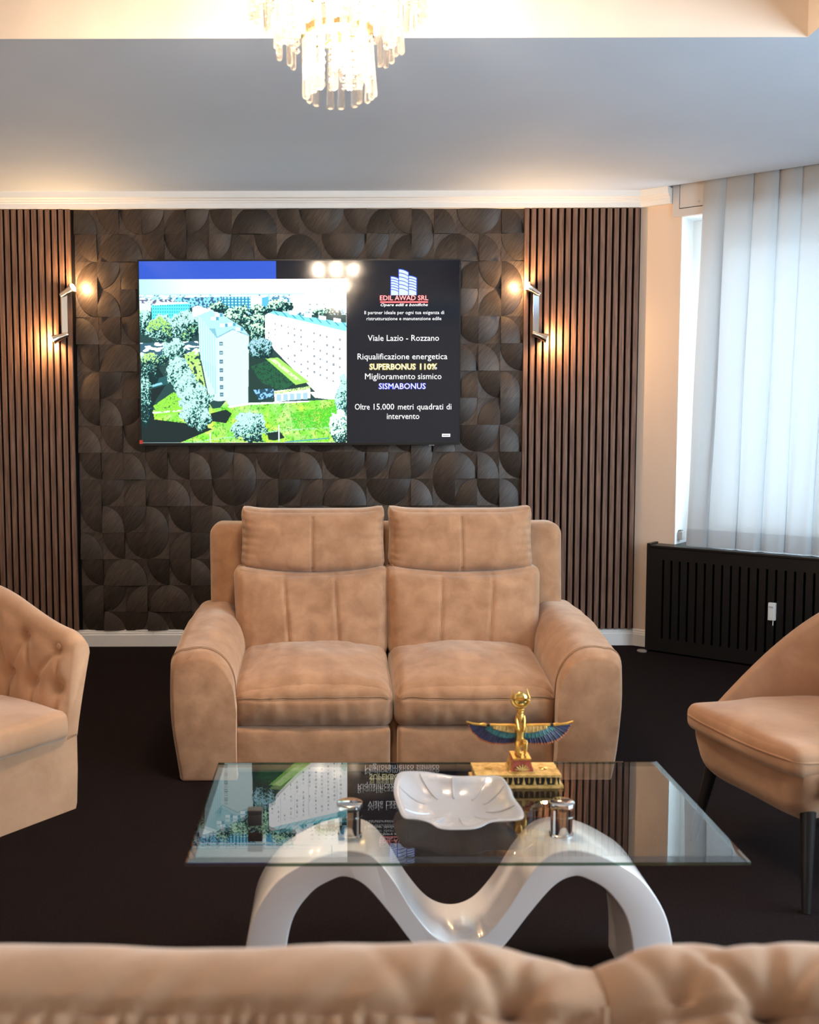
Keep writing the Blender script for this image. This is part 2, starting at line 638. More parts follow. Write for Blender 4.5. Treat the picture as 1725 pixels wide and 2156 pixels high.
def mosaic():
    # quarter-disc centre corner of every tile: a=top-left b=top-right c=bottom-left d=bottom-right
    R0 = 'cbbadabdcbbabdbccbac'
    R1 = 'bdcbbcac' + 'cbdcbaadadccb'[1:]
    R2 = 'daddcbba' + 'daddcbacbdbc'
    R3 = 'bcacbdcb' + 'bcacbdcbdada'
    pat = [R0, R1, R2, R3]
    x0, x1 = -1.529, 1.118
    cw = (x1 - x0) / 20
    zt, ch = 2.617, 0.1604
    V, F, T = [], [], []
    NA, NR = 10, 5
    for r in range(16):
        for c in range(20):
            k = pat[r % 4][c]
            X0, Z1 = x0 + c * cw, zt - r * ch
            cx = X0 if k in 'ac' else X0 + cw
            cz = Z1 if k in 'ab' else Z1 - ch
            sx = 1 if k in 'ac' else -1
            sz = -1 if k in 'ab' else 1
            tilt = (rng.rand() - 0.5) * 0.006
            base = len(V)
            tone = [0.78 + 0.34 * rng.rand()]

            def put(u, v, h):
                z = cz + sz * v * ch
                z = min(max(z, 0.097), 2.6195)
                V.append((cx + sx * u * cw, W - h, z))
                T.append(tone[0])
            # disc
            for i in range(NR + 1):
                q = i / NR
                for j in range(NA + 1):
                    a = PI / 2 * j / NA
                    u, v = q * math.cos(a), q * math.sin(a)
                    put(u, v, 0.005 + 0.019 * (1 - q * q) + tilt * (u - v) + (0.0 if q < 1 else -0.001))
            for i in range(NR):
                for j in range(NA):
                    p = base + i * (NA + 1) + j
                    f = (p, p + 1, p + NA + 2, p + NA + 1)
                    F.append(f)
            # step at the arc and the concave rest of the tile
            b2 = len(V)
            tone[0] = 1.10 + 0.35 * rng.rand()
            for lev, hh in ((0, 0.0005),):
                for j in range(NA + 1):
                    a = PI / 2 * j / NA
                    put(math.cos(a), math.sin(a), hh)
            for i in range(1, 4):
                q = i / 3
                for j in range(NA + 1):
                    a = PI / 2 * j / NA
                    e = 1.0 / max(math.cos(a), math.sin(a))
                    rr = 1 + (e - 1) * q
                    put(rr * math.cos(a), rr * math.sin(a), 0.0005 + 0.016 * (rr - 1))
            last = base + NR * (NA + 1)
            for j in range(NA):
                F.append((last + j, last + j + 1, b2 + j + 1, b2 + j))
            for i in range(3):
                for j in range(NA):
                    p = b2 + i * (NA + 1) + j
                    F.append((p, p + 1, p + NA + 2, p + NA + 1))
    k = len(V)
    V += [(x0, W - 0.0002, 0.097), (x1, W - 0.0002, 0.097), (x1, W - 0.0002, 2.6195), (x0, W - 0.0002, 2.6195)]
    F.append((k, k + 1, k + 2, k + 3))
    T += [0.2] * 4
    # merge by cell only, so tile borders stay crisp
    m = noise_mat('brushed_dark_bronze_wood', (0.027, 0.0187, 0.014), (0.072, 0.050, 0.037), scale=16, stretch=(9.0, 1, 0.8),
                  rot=(0, math.radians(-38), 0), rough=0.43, detail=7, lo=0.30, hi=0.75, bump=0.3, bscale=22, bdist=0.002, spec=0.55,
                  metal=0.35, fine=0.2, fscale=3)
    nt = m.node_tree
    bs = nt.nodes['Principled BSDF']
    src = bs.inputs['Base Color'].links[0].from_socket
    at = nt.nodes.new('ShaderNodeAttribute')
    at.attribute_name = 'stain'
    mu = nt.nodes.new('ShaderNodeMix')
    mu.data_type = 'RGBA'
    mu.blend_type = 'MULTIPLY'
    mu.inputs[0].default_value = 1.0
    nt.links.new(src, mu.inputs[6])
    nt.links.new(at.outputs['Color'], mu.inputs[7])
    nt.links.new(mu.outputs[2], bs.inputs['Base Color'])
    me = bpy.data.meshes.new('mosaic_wall_covering')
    me.from_pydata(V, [], F)
    ca = me.color_attributes.new('stain', 'FLOAT_COLOR', 'POINT')
    ca.data.foreach_set('color', [c for q in T for c in (q, q, q, 1.0)])
    bm = bmesh.new()
    bm.from_mesh(me)
    # orient towards the room
    for f in bm.faces:
        f.normal_update()
        if f.normal.y > 0:
            f.normal_flip()
    bm.to_mesh(me)
    bm.free()
    o = link('mosaic_wall_covering', me, m, None, True)
    me.set_sharp_from_angle(angle=math.radians(28))
    # a box-like rim behind the relief keeps it a solid panel
    tag(o, 'dark brushed wall covering of rounded raised tiles behind the television', 'wall covering')


mosaic()


# ================================================================ TELEVISION
def paint_picture():
    """the aerial view shown on the screen; coordinates run 32-1092 by 118-950"""
    GW, GH = 531, 417
    xs = np.linspace(32, 1092, GW)
    ys = np.linspace(118, 950, GH)
    X, Y = np.meshgrid(xs, ys)
    img = np.zeros((GH, GW, 3))

    def vn(scale, seed, sx=1.0, sy=1.0):
        r = np.random.RandomState(seed)
        t = r.rand(256, 256)
        u, v = X / scale * sx, Y / scale * sy
        iu, iv = np.floor(u).astype(int), np.floor(v).astype(int)
        fu, fv = u - iu, v - iv
        g = lambda a, b: t[b % 256, a % 256]
        return (g(iu, iv) * (1 - fu) + g(iu + 1, iv) * fu) * (1 - fv) + (g(iu, iv + 1) * (1 - fu) + g(iu + 1, iv + 1) * fu) * fv
    n4, n8, n16, n40 = vn(4, 1), vn(8, 2), vn(22, 3), vn(45, 4)
    leaf = 0.55 * n4 + 0.45 * n8

    def poly(pts, col, mask=None):
        inside = np.zeros_like(X, bool)
        n = len(pts)
        for i in range(n):
            x1, y1 = pts[i]
            x2, y2 = pts[(i + 1) % n]
            if y1 == y2:
                continue
            c = ((y1 > Y) != (y2 > Y)) & (X < (x2 - x1) * (Y - y1) / (y2 - y1) + x1)
            inside ^= c
        if mask is not None:
            inside &= mask
        img[inside] = col if not callable(col) else col(inside)
        return inside

    def tree(cx, cy, rx, ry, light=(0.40, 0.66, 0.60), dark=(0.0, 0.022, 0.026), bright=0.5, green=None):
        d = ((X - cx) / rx) ** 2 + ((Y - cy) / ry) ** 2 + (n16 - 0.5) * 1.1 + (n8 - 0.5) * 0.5
        ins = d < 1
        lum = leaf + (-(X - cx) / rx * 0.10 - (Y - cy) / ry * 0.22)
        on = lum > (1.09 - bright)
        img[ins] = dark
        mid = ins & (lum > (0.96 - bright))
        img[mid] = (0.03, 0.15, 0.13)
        img[ins & on] = light
        img[ins & (lum > 0.99 - bright) & ~on] = (0.10, 0.34, 0.30)
        if green is not None:
            img[ins & on & (n40 > 0.5)] = green
    # sky
    t = np.clip((X - 32) / 700, 0, 1)[..., None]
    img[:] = (1 - t) * np.array([0.36, 0.62, 0.62]) + t * np.array([1.0, 1.0, 0.97])
    # haze of the far city
    poly([(32, 194), (1092, 190), (1092, 300), (32, 300)], (0.32, 0.62, 0.72))
    far = (Y > 196) & (Y < 330)
    blk = (vn(14, 21, 1, 1.6) > 0.5)
    img[far & blk] = (0.80, 1.0, 1.0)
    img[far & (vn(9, 22, 1, 2.0) > 0.66)] = (0.03, 0.13, 0.20)
    img[(Y > 196) & (Y < 208) & (n8 > 0.45)] = (0.70, 0.95, 1.0)
    poly([(32, 222), (215, 218), (215, 252), (32, 252)], lambda i: np.where((vn(7, 31)[i] > 0.5)[:, None], (0.50, 0.60, 0.66), (0.10, 0.10, 0.18)))
    poly([(218, 212), (455, 208), (455, 262), (218, 262)], lambda i: np.where((vn(7, 32)[i] > 0.52)[:, None], (0.20, 0.55, 0.75), (0.03, 0.10, 0.20)))
    poly([(455, 208), (602, 206), (602, 268), (455, 268)], lambda i: np.where((((X[i] // 9) % 2 == 0) & ((Y[i] // 7) % 2 == 0))[:, None], (0.35, 0.85, 1.0), (0.02, 0.20, 0.36)))
    poly([(604, 210), (694, 206), (694, 268), (604, 268)], (0.80, 1.0, 1.0))
    poly([(660, 212), (694, 206), (694, 268), (660, 268)], (0.08, 0.40, 0.62))
    poly([(700, 210), (800, 206), (800, 262), (700, 262)], lambda i: np.where((vn(8, 33)[i] > 0.5)[:, None], (0.60, 0.95, 1.0), (0.05, 0.20, 0.34)))
    # crane
    for pts in ([(1006, 158), (1012, 158), (1013, 200), (1005, 200)], [(985, 154), (1062, 152), (1062, 157), (985, 158)]):
        poly(pts, (0.05, 0.40, 0.48))
    # ground of the whole estate
    poly([(32, 300), (1092, 300), (1092, 950), (32, 950)], (0.012, 0.05, 0.05))
    poly([(32, 262), (330, 262), (330, 320), (32, 330)], (0.01, 0.06, 0.06))
    # scaffolded block
    poly([(95, 246), (240, 240), (288, 234), (290, 318), (95, 318)], lambda i: np.where((((X[i] // 6) % 2 == 0) | ((Y[i] // 8) % 2 == 0))[:, None], (0.10, 0.72, 0.80), (0.02, 0.30, 0.42)))
    poly([(32, 240), (92, 236), (92, 285), (32, 290)], (0.55, 0.62, 0.70))
    poly([(100, 250), (130, 234), (270, 232), (290, 240)], (0.82, 1.0, 1.0))
    # pale building on the right horizon
    poly([(808, 196), (1092, 188), (1092, 285), (808, 282)], (1.0, 1.0, 1.0))
    poly([(1046, 214), (1078, 220), (1074, 286), (1038, 286)], (0.04, 0.25, 0.42))
    sel = (X > 880) & (X < 1040) & (Y > 225) & (Y < 278) & ((X // 12) % 3 == 0) & ((Y // 9) % 3 == 0)
    img[sel] = (0.25, 0.35, 0.4)
    # tree belts
    for a in ((745, 255, 75, 32), (640, 280, 60, 34), (540, 288, 70, 34), (440, 258, 45, 26), (620, 345, 75, 50), (640, 395, 50, 48), (990, 285, 70, 22), (530, 318, 60, 30)):
        tree(*a, light=(0.55, 0.85, 0.55), bright=0.46)
    # left park
    for a in ((55, 335, 40, 62), (140, 370, 72, 78), (255, 360, 85, 82), (320, 330, 40, 50)):
        tree(*a, bright=0.56, green=(0.34, 0.60, 0.14))
    poly([(32, 440), (330, 430), (340, 500), (32, 505)], lambda i: np.where((vn(12, 41, 0.6, 1.6)[i] > 0.55)[:, None], (0.85, 1.0, 1.0), (0.03, 0.10, 0.14)))
    # long left slab building
    poly([(302, 262), (330, 250), (395, 275), (335, 300), (305, 310)], (0.85, 1.0, 1.0))
    poly([(332, 300), (392, 278), (455, 296), (560, 362), (592, 402), (508, 370), (428, 412)], (0.34, 0.58, 0.62))
    poly([(332, 300), (428, 412), (432, 738), (384, 728), (352, 560), (336, 480)], (0.46, 0.63, 0.64))
    for k in range(7):
        q = k / 7.0
        xa, ya = 340 + 84 * q, 312 + 96 * q
        poly([(xa, ya), (xa + 4, ya + 4), (xa + 6 + 2 * q, 530 + 200 * q), (xa + 2, 528 + 200 * q)], (0.28, 0.55, 0.68))
    poly([(332, 298), (392, 276), (398, 280), (428, 410), (508, 368), (594, 402), (594, 408), (508, 376), (428, 418)], (0.16, 0.40, 0.50), mask=(n4 > 0.1) & ((Y > 366) | (X < 300)))
    poly([(428, 416), (508, 374), (592, 406), (584, 748), (490, 766), (468, 738), (430, 736)], (0.50, 0.63, 0.63))
    for yy in (445, 491, 536, 580, 624, 666, 704):
        poly([(439, yy - 10), (457, yy - 10), (457, yy + 9), (439, yy + 9)], (0.06, 0.16, 0.22))
        poly([(441, yy - 1), (455, yy - 1), (455, yy + 2), (441, yy + 2)], (0.45, 0.75, 0.8))
    for cx, cy in ((420, 318), (465, 352), (505, 348), (545, 372), (440, 300)):
        poly([(cx - 22, cy - 8), (cx + 18, cy - 8), (cx + 18, cy + 8), (cx - 22, cy + 8)], (0.86, 1.0, 1.0))
        poly([(cx + 4, cy - 8), (cx + 18, cy - 8), (cx + 18, cy + 7), (cx + 4, cy + 7)], (0.05, 0.30, 0.46))
    # long right building
    poly([(676, 300), (694, 288), (1092, 382), (1092, 735), (1010, 722), (930, 690), (676, 430)], (1.0, 1.0, 1.0))
    poly([(694, 290), (720, 278), (1092, 340), (1092, 384)], (0.20, 0.68, 0.78))
    for k in range(9):
        xx = 715 + k * 44
        y0 = 276 + (xx - 715) * 0.17
        poly([(xx, y0), (xx + 8, y0 + 1), (xx + 34, y0 + 28), (xx + 24, y0 + 26)], (0.03, 0.26, 0.36))
    for k in range(4):
        xx = 800 + k * 75
        y0 = 286 + (xx - 800) * 0.17
        poly([(xx, y0 - 10), (xx + 38, y0 - 4), (xx + 38, y0 + 16), (xx, y0 + 10)], (0.95, 1.0, 1.0))
    r2 = np.random.RandomState(5)
    for k in range(12):
        xx = 690 + k * 33
        for j in range(7):
            yy = 330 + (xx - 690) * 0.24 + j * (26 + 0.055 * (xx - 690)) + r2.rand() * 5
            if r2.rand() > 0.78 or yy > 640:
                continue
            if yy > 428 + (xx - 676) * 0.95:
                continue
            wd = 4 + 0.012 * (xx - 690) + r2.rand() * 3
            poly([(xx, yy), (xx + wd, yy + 1), (xx + wd, yy + wd + 4), (xx, yy + wd + 3)], (0.22, 0.26, 0.30))
    for k in range(5):
        xx = 735 + k * 75
        poly([(xx, 320 + (xx - 735) * 0.23), (xx + 3, 321 + (xx - 735) * 0.23), (xx + 4, 470 + (xx - 735) * 0.9), (xx + 1, 468 + (xx - 735) * 0.9)], (0.72, 0.80, 0.84))
    # courtyard
    poly([(595, 440), (700, 470), (720, 520), (890, 650), (850, 700), (590, 748)], (0.008, 0.035, 0.03))
    poly([(600, 560), (690, 530), (830, 640), (760, 690), (650, 640)], (0.01, 0.09, 0.04), mask=(leaf > 0.42))
    poly([(676, 520), (740, 515), (900, 640), (830, 655)], (0.28, 0.60, 0.10))
    poly([(690, 520), (715, 516), (860, 632), (842, 638)], (0.55, 0.63, 0.40), mask=(n8 > 0.35))
    tree(652, 472, 66, 52, light=(0.30, 0.50, 0.60), bright=0.48)
    # garages
    poly([(718, 686), (905, 664), (905, 722), (722, 742)], (0.86, 1.0, 0.97))
    for k in range(5):
        xx = 732 + 34 * k
        poly([(xx, 704 - k * 2), (xx + 24, 702 - k * 2), (xx + 24, 736 - k * 2), (xx, 738 - k * 2)], (0.30, 0.48, 0.60))
    poly([(720, 690), (905, 660), (905, 676), (722, 702)], lambda i: np.where((leaf[i] > 0.5)[:, None], (0.60, 0.95, 0.35), (0.15, 0.30, 0.1)))
    poly([(612, 680), (716, 672), (716, 720), (640, 730)], lambda i: np.where((n8[i] > 0.5)[:, None], (0.20, 0.45, 0.75), (0.01, 0.06, 0.10)))
    poly([(900, 690), (1050, 700), (1050, 735), (930, 720)], (0.95, 1.0, 1.0))
    # lawn
    poly([(32, 790), (470, 735), (490, 768), (590, 752), (1045, 728), (1092, 735), (1092, 950), (32, 950)],
         lambda i: np.where((leaf[i] > 0.36)[:, None], np.stack([0.17 + 0.42 * n16[i] ** 2, 0.50 + 0.2 * n8[i], 0.02 + 0.30 * n40[i] * n16[i]], -1), (0.06, 0.34, 0.02)))
    poly([(480, 764), (590, 746), (900, 736), (900, 742), (590, 756), (486, 772)], (0.85, 1.0, 0.9))
    poly([(800, 800), (1040, 760), (1040, 870), (820, 880)], (0.05, 0.46, 0.02), mask=(leaf > 0.5))
    # dark lower left and cast shadows
    poly([(32, 560), (110, 540), (170, 640), (90, 760), (100, 830), (270, 850), (400, 880), (230, 950), (32, 950)], (0.004, 0.016, 0.018))
    poly([(95, 760), (200, 690), (290, 720), (230, 800), (120, 812)], (0.22, 0.58, 0.05), mask=(leaf > 0.3))
    poly([(90, 792), (240, 780), (240, 788), (92, 800)], (0.75, 0.8, 0.75), mask=(n8 > 0.3))
    poly([(260, 500), (330, 470), (340, 560), (270, 620)], (0.34, 0.62, 0.14), mask=(n8 > 0.42))
    poly([(270, 540), (340, 535), (372, 700), (300, 640)], (0.40, 0.64, 0.18), mask=(n8 > 0.4))
    poly([(380, 740), (470, 735), (440, 770), (400, 776)], (0.01, 0.05, 0.05))
    poly([(390, 800), (470, 780), (500, 800), (470, 850), (400, 840)], (0.005, 0.02, 0.02))
    poly([(680, 900), (740, 884), (772, 925), (720, 940), (690, 935)], (0.004, 0.02, 0.02))
    poly([(32, 640), (200, 600), (200, 640), (32, 690)], (0.01, 0.08, 0.09))
    poly([(60, 660), (140, 640), (145, 650), (65, 672)], (0.20, 0.50, 0.58))
    for a in ((205, 475, 60, 52), (225, 590, 58, 76), (265, 650, 60, 62), (310, 735, 88, 90), (340, 830, 60, 60), (290, 800, 60, 60)):
        tree(*a, bright=0.60)
    tree(95, 530, 72, 40, bright=0.52, green=(0.40, 0.66, 0.18))
    tree(80, 600, 52, 50, bright=0.25)
    tree(50, 740, 45, 120, bright=0.40)
    tree(590, 870, 90, 82, bright=0.60)
    tree(1076, 730, 38, 120, bright=0.58)
    tree(1060, 870, 55, 80, bright=0.60, light=(0.70, 1.0, 0.80))
    # fence and road along the bottom
    poly([(240, 950), (760, 884), (1092, 866), (1092, 872), (762, 890), (300, 950)], (0.30, 0.60, 0.35), mask=(n4 > 0.45))
    poly([(770, 945), (1000, 925), (1000, 931), (775, 950)], (0.05, 0.25, 0.35))
    poly([(740, 860), (745, 860), (745, 945), (740, 945)], (0.85, 1.0, 1.0))
    poly([(386, 900), (390, 900), (390, 950), (386, 950)], (0.85, 1.0, 1.0))
    return img, GW, GH


def emit_attr_mat(name, strength):
    m, nt, b = new_mat(name)
    a = nt.nodes.new('ShaderNodeAttribute')
    a.attribute_name = 'picture'
    nt.links.new(a.outputs['Color'], b.inputs['Emission Color'])
    b.inputs['Emission Strength'].default_value = strength
    b.inputs['Base Color'].default_value = (0.004, 0.004, 0.005, 1)
    b.inputs['Roughness'].default_value = 0.08
    return m


def emit_mat(name, col, strength):
    return mat(name, (0.004, 0.004, 0.005), 0.08, emit=col, es=strength)


def text_mesh(body, x0, x1, ybase, cap, shear=0.0, offset=0.0):
    """letters laid flat in the screen plane: local x right, z up. returns V,F"""
    cu = bpy.data.curves.new('letters', 'FONT')
    cu.body = body
    cu.size = 1.0
    cu.shear = shear
    cu.resolution_u = 2
    ob = bpy.data.objects.new('letters', cu)
    COL.objects.link(ob)
    dg = bpy.context.evaluated_depsgraph_get()
    dg.update()
    me = bpy.data.meshes.new_from_object(ob.evaluated_get(dg))
    P = np.array([v.co[:] for v in me.vertices])
    mnx, mxx = P[:, 0].min(), P[:, 0].max()
    cu.body = 'H'
    cu.shear = 0
    dg.update()
    mh = bpy.data.meshes.new_from_object(ob.evaluated_get(dg))
    hh = max(v.co.y for v in mh.vertices)
    if offset:
        cu.body = body
        cu.shear = shear
        cu.offset = offset
        dg.update()
        me = bpy.data.meshes.new_from_object(ob.evaluated_get(dg))
        P = np.array([v.co[:] for v in me.vertices])
    sx, sz = (x1 - x0) / (mxx - mnx), cap / hh
    V = [(x0 + (p[0] - mnx) * sx, ybase + p[1] * sz) for p in P]
    F = [tuple(f.vertices) for f in me.polygons]
    bpy.data.objects.remove(ob)
    return V, F


def television():
    X0, X1, Z0, Z1 = -1.1475, 0.7405, 1.2175, 2.2995
    wd, ht = X1 - X0, Z1 - Z0
    yf = 6.182
    t = empty('television', ((X0 + X1) / 2, 6.232, (Z0 + Z1) / 2),
              'large flat television on the dark wall showing apartment blocks and white text', 'television')
    c = Vector(t.location)

    def lx(u):      # photograph column -> screen-local x
        return X0 - c.x + (u - 290.5) / 680.0 * wd

    def lz(v):
        return Z1 - c.z - (v - 548.0) / 389.0 * ht
    yy = yf - c.y
    # housing and bezel
    b = 0.008
    m = MB().box((-wd / 2, yy + 0.006, -ht / 2), (wd / 2, 0.0, ht / 2), bev=0.003)
    m.build('housing', BLACKP, t, smooth=False)
    m = MB()
    x, z = wd / 2, ht / 2
    m.box((-x, yy - 0.003, z - b), (x, yy + 0.008, z))
    m.box((-x, yy - 0.003, -z), (x, yy + 0.008, -z + 0.014))
    m.box((-x, yy - 0.003, -z + 0.014), (-x + b, yy + 0.008, z - b))
    m.box((x - b, yy - 0.003, -z + 0.014), (x, yy + 0.008, z - b))
    m.build('bezel', BLACKP, t, smooth=False)

    def plate(name, u0, v0, u1, v1, dy, mt, parent=t):
        V = [(lx(u0), yy + dy, lz(v1)), (lx(u1), yy + dy, lz(v1)), (lx(u1), yy + dy, lz(v0)), (lx(u0), yy + dy, lz(v0))]
        return mk(name, V, [(0, 1, 2, 3)], mt, parent, False)
    scr = plate('screen', 292.8, 550.5, 968.2, 932.5, 0.0, emit_mat('dark_display', (0.42, 0.55, 0.95), 0.016))
    plate('blue_banner', 293.5, 551.5, 581.7, 588.6, -0.0006, emit_mat('blue_display', (0.05, 0.16, 0.95), 0.62), scr)
    img, GW, GH = paint_picture()
    x0, x1, z0, z1 = lx(293.2), lx(729.6), lz(931.5), lz(588.6)
    xs = np.linspace(x0, x1, GW)
    zs = np.linspace(z1, z0, GH)
    XX, ZZ = np.meshgrid(xs, zs)
    V = np.stack([XX, np.full_like(XX, yy - 0.0006), ZZ], -1).reshape(-1, 3)
    idx = np.arange(GW * GH).reshape(GH, GW)
    Fq = np.stack([idx[1:, :-1], idx[1:, 1:], idx[:-1, 1:], idx[:-1, :-1]], -1).reshape(-1, 4)
    me = bpy.data.meshes.new('displayed_photo')
    me.vertices.add(len(V))
    me.vertices.foreach_set('co', V.ravel())
    me.loops.add(Fq.size)
    me.loops.foreach_set('vertex_index', Fq.ravel())
    me.polygons.add(len(Fq))
    me.polygons.foreach_set('loop_start', np.arange(0, Fq.size, 4))
    me.update(calc_edges=True)
    at = me.color_attributes.new('picture', 'FLOAT_COLOR', 'POINT')
    rgba = np.ones((GW * GH, 4))
    rgba[:, :3] = img.reshape(-1, 3)
    at.data.foreach_set('color', rgba.ravel())
    link('displayed_photo', me, emit_attr_mat('photo_display', 1.36), scr, False)

    # words
    white = emit_mat('white_display', (1, 1, 1), 1.15)
    glow_c = emit_mat('teal_edge_display', (0.05, 0.30, 0.42), 0.45)
    groups = {}

    def word(key, body, u0, u1, v, cap, dy, shear=0.0, off=0.0):
        V, F = text_mesh(body, u0, u1, v, cap, shear, off)
        groups.setdefault(key, MB()).add([(lx(a), yy + dy, lz(2 * v - b2)) for a, b2 in V], F)

    lines = [('Il partner ideale per ogni tua esigenza di', 767.3, 935.3, 662.3, 6.9, 'w'),
             ('ristrutturazione e manutenzione edile', 772.0, 929.7, 674.9, 6.9, 'w'),
             ('Viale Lazio - Rozzano', 774.4, 925.0, 718.0, 12.2, 'w'),
             ('Riqualificazione energetica', 752.8, 942.7, 756.6, 12.2, 'w'),
             ('SUPERBONUS', 778.5, 875.5, 777.9, 11.6, 'y'),
             ('110%', 885.5, 921.0, 777.9, 11.6, 'y'),
             ('Miglioramento', 768.6, 875.0, 798.3, 12.2, 'w'), ('sismico', 880.5, 930.6, 798.3, 12.2, 'w'),
             ('SISMABONUS', 798.0, 897.0, 818.8, 11.6, 'b'),
             ('Oltre', 747.0, 778.5, 862.3, 12.2, 'w'), ('15.000', 787.0, 830.5, 862.3, 12.2, 'w'), ('metri', 838.5, 871.5, 862.3, 12.2, 'w'),
             ('quadrati', 879.0, 934.5, 862.3, 12.2, 'w'), ('di', 941.5, 952.0, 862.3, 12.2, 'w'),
             ('intervento', 815.0, 884.0, 882.3, 12.2, 'w')]
    for body, u0, u1, v, cap, k in lines:
        word(body, body, u0, u1, v, cap, -0.0012, 0, 0.0)
        if k != 'w':
            word(k + body, body, u0, u1, v, cap, -0.0008, 0, 0.055)
    for body, *_ in lines:
        groups[body].build('display_text', white, scr, False, fix=False)
    ye, be = emit_mat('yellow_display', (0.75, 0.62, 0.02), 0.8), emit_mat('deep_blue_display', (0.03, 0.05, 0.95), 0.8)
    for body, *_, k in lines:
        if k != 'w':
            groups[k + body].build('yellow_text_edge' if k == 'y' else 'blue_text_edge', ye if k == 'y' else be, scr, False, fix=False)
    # company emblem: three towers with curved floors, red name, underline, motto
    groups.clear()
    word('r', 'EDIL AWAD SRL', 800.2, 901.6, 633.3, 9.6, -0.0008, 0, 0.042)
    word('k', 'EDIL AWAD SRL', 800.2, 901.6, 633.3, 9.6, -0.0012, 0, -0.004)
    word('m', 'Opere edili e bonifiche', 801.6, 900.8, 645.6, 5.6, -0.0012, 0.3, 0.012)

    def quad(g, u0, v0, u1, v1, dy):
        g.add([(lx(u0), yy + dy, lz(v1)), (lx(u1), yy + dy, lz(v1)), (lx(u1), yy + dy, lz(v0)), (lx(u0), yy + dy, lz(v0))], [(0, 1, 2, 3)])
    quad(groups['r'], 800.4, 635.4, 901.4, 639.2, -0.0008)
    quad(groups['k'], 801.0, 636.6, 900.8, 637.7, -0.0012)
    groups['r'].build('emblem_red_edge', emit_mat('red_display', (0.85, 0.01, 0.03), 0.9), scr, False, fix=False)
    groups['k'].build('emblem_name', emit_mat('pink_white_display', (1.0, 0.75, 0.72), 1.0), scr, False, fix=False)
    groups['m'].build('emblem_motto', white, scr, False, fix=False)
    blue = MB()
    pale = MB()

    def tower(u0, u1, vt, vb, n, drop):
        N = 6

        def arc(va):
            return [(u0 + (u1 - u0) * i / N, va + drop * (i / N) ** 2) for i in range(N + 1)]
        top = arc(vt)
        bot = [(u1, vb), (u0, vb)]
        blue_pts = [(u0 - 1.6, vt - 1.6)] + [(a + 0.6, b2 - 1.6) for a, b2 in top] + [(u1 + 1.8, vt + drop), (u1 + 1.8, vb), (u0 - 1.6, vb)]
        blue.add([(lx(a), yy - 0.0008, lz(b2)) for a, b2 in blue_pts], [tuple(range(len(blue_pts)))])
        step = (vb - vt - 6) / n
        for i in range(n):
            a, b2 = arc(vt + i * step), arc(vt + i * step + step - 1.5)
            if i == n - 1:
                b2 = [(q[0], vb) for q in b2]
            P = a + list(reversed(b2))
            pale.add([(lx(p), yy - 0.0012, lz(q)) for p, q in P], [tuple(range(len(P)))])
    tower(823.4, 838.8, 584.8, 623.0, 6, 4.2)
    tower(840.2, 859.4, 569.8, 623.0, 6, 6.2)
    tower(860.8, 876.6, 583.4, 623.0, 6, 4.4)
    blue.build('emblem_tower_outline', emit_mat('tower_blue_display', (0.03, 0.10, 0.75), 0.8), scr, False, fix=False)
    pale.build('emblem_tower', emit_mat('tower_pale_display', (0.62, 0.74, 1.0), 1.05), scr, False, fix=False)
    # little plate low on the right of the screen
    g = MB()
    quad(g, 932.4, 913.8, 949.8, 920.2, -0.0008)
    g.build('corner_plate', white, scr, False)
    g = MB()
    for k in range(6):
        quad(g, 934.6 + k * 2.3, 915.6, 936.2 + k * 2.3, 918.6, -0.0012)
    g.build('corner_plate_mark', emit_mat('grey_display', (0.2, 0.2, 0.22), 0.6), scr, False)
    # red sticker on the lower left corner and the sensor under the bezel
    MB().box((lx(288.8), yy - 0.005, lz(933.5)), (lx(296.0), yy - 0.003, lz(925.5))).build('sticker', mat('red_sticker', (0.65, 0.06, 0.04), 0.5), t, False)
    MB().box((lx(905), yy - 0.002, lz(939.0)), (lx(916), yy + 0.006, lz(936.8))).build('sensor', mat('grey_plastic', (0.2, 0.2, 0.2), 0.4), t, False)


television()


# ================================================================ SCONCES
def sconce(x, label, mirror):
    """polished bar with two swivel spot heads"""
    zc = 1.985
    t = empty('wall_spotlight', (x, W - 0.0312, zc), label, 'wall lamp', 'twin spot wall lamps')
    MB().box((-0.018, -0.034, -0.130), (0.018, 0, 0.130), bev=0.002).build('mounting_bar', CHROME, t, False)
    for up in (1, -1):
        sx = -mirror if up > 0 else mirror          # the upper head turns towards the television, the lower one away
        p0 = Vector((0, -0.040, 0.122 * up))
        d = Vector((sx * 0.78, -0.24, 0.42 * up)) if up > 0 else Vector((sx * 0.86, -0.14, -0.34))
        d.normalize()
        R = d.to_track_quat('Z', 'Y').to_matrix().to_4x4()
        h = MB()
        prof = [(0.006, -0.036), (0.013, -0.034), (0.0165, -0.022), (0.018, 0.014), (0.026, 0.048), (0.030, 0.058), (0.028, 0.059), (0.023, 0.049), (0.015, 0.024), (0.002, 0.022)]
        h.lathe(prof, 20, center=p0 + d * 0.012, R=R.to_3x3())
        head = h.build('spot_head', NICKEL, t)
        MB().tube([Vector((0, -0.030, 0.112 * up)), p0], 0.005, 8).build('swivel', CHROME, head)
        b = MB()
        b.lathe([(0.004, 0.030), (0.016, 0.036), (0.0205, 0.048), (0.012, 0.055), (0.002, 0.057)], 16, center=p0 + d * 0.012, R=R.to_3x3())
        b.build('bulb', SPOTGLOW, head)
        l = bpy.data.lights.new('spot_glow', 'POINT')
        l.energy = P_SCONCE
        l.color = AMBER
        l.shadow_soft_size = 0.016
        lo = bpy.data.objects.new('spot_glow', l)
        COL.objects.link(lo)
        lo.parent = head
        lo.location = p0 + d * 0.094
    return t


sconce(-1.583, 'twin spot chrome wall lamp left of the television', -1)
sconce(1.184, 'twin spot chrome wall lamp right of the television', 1)


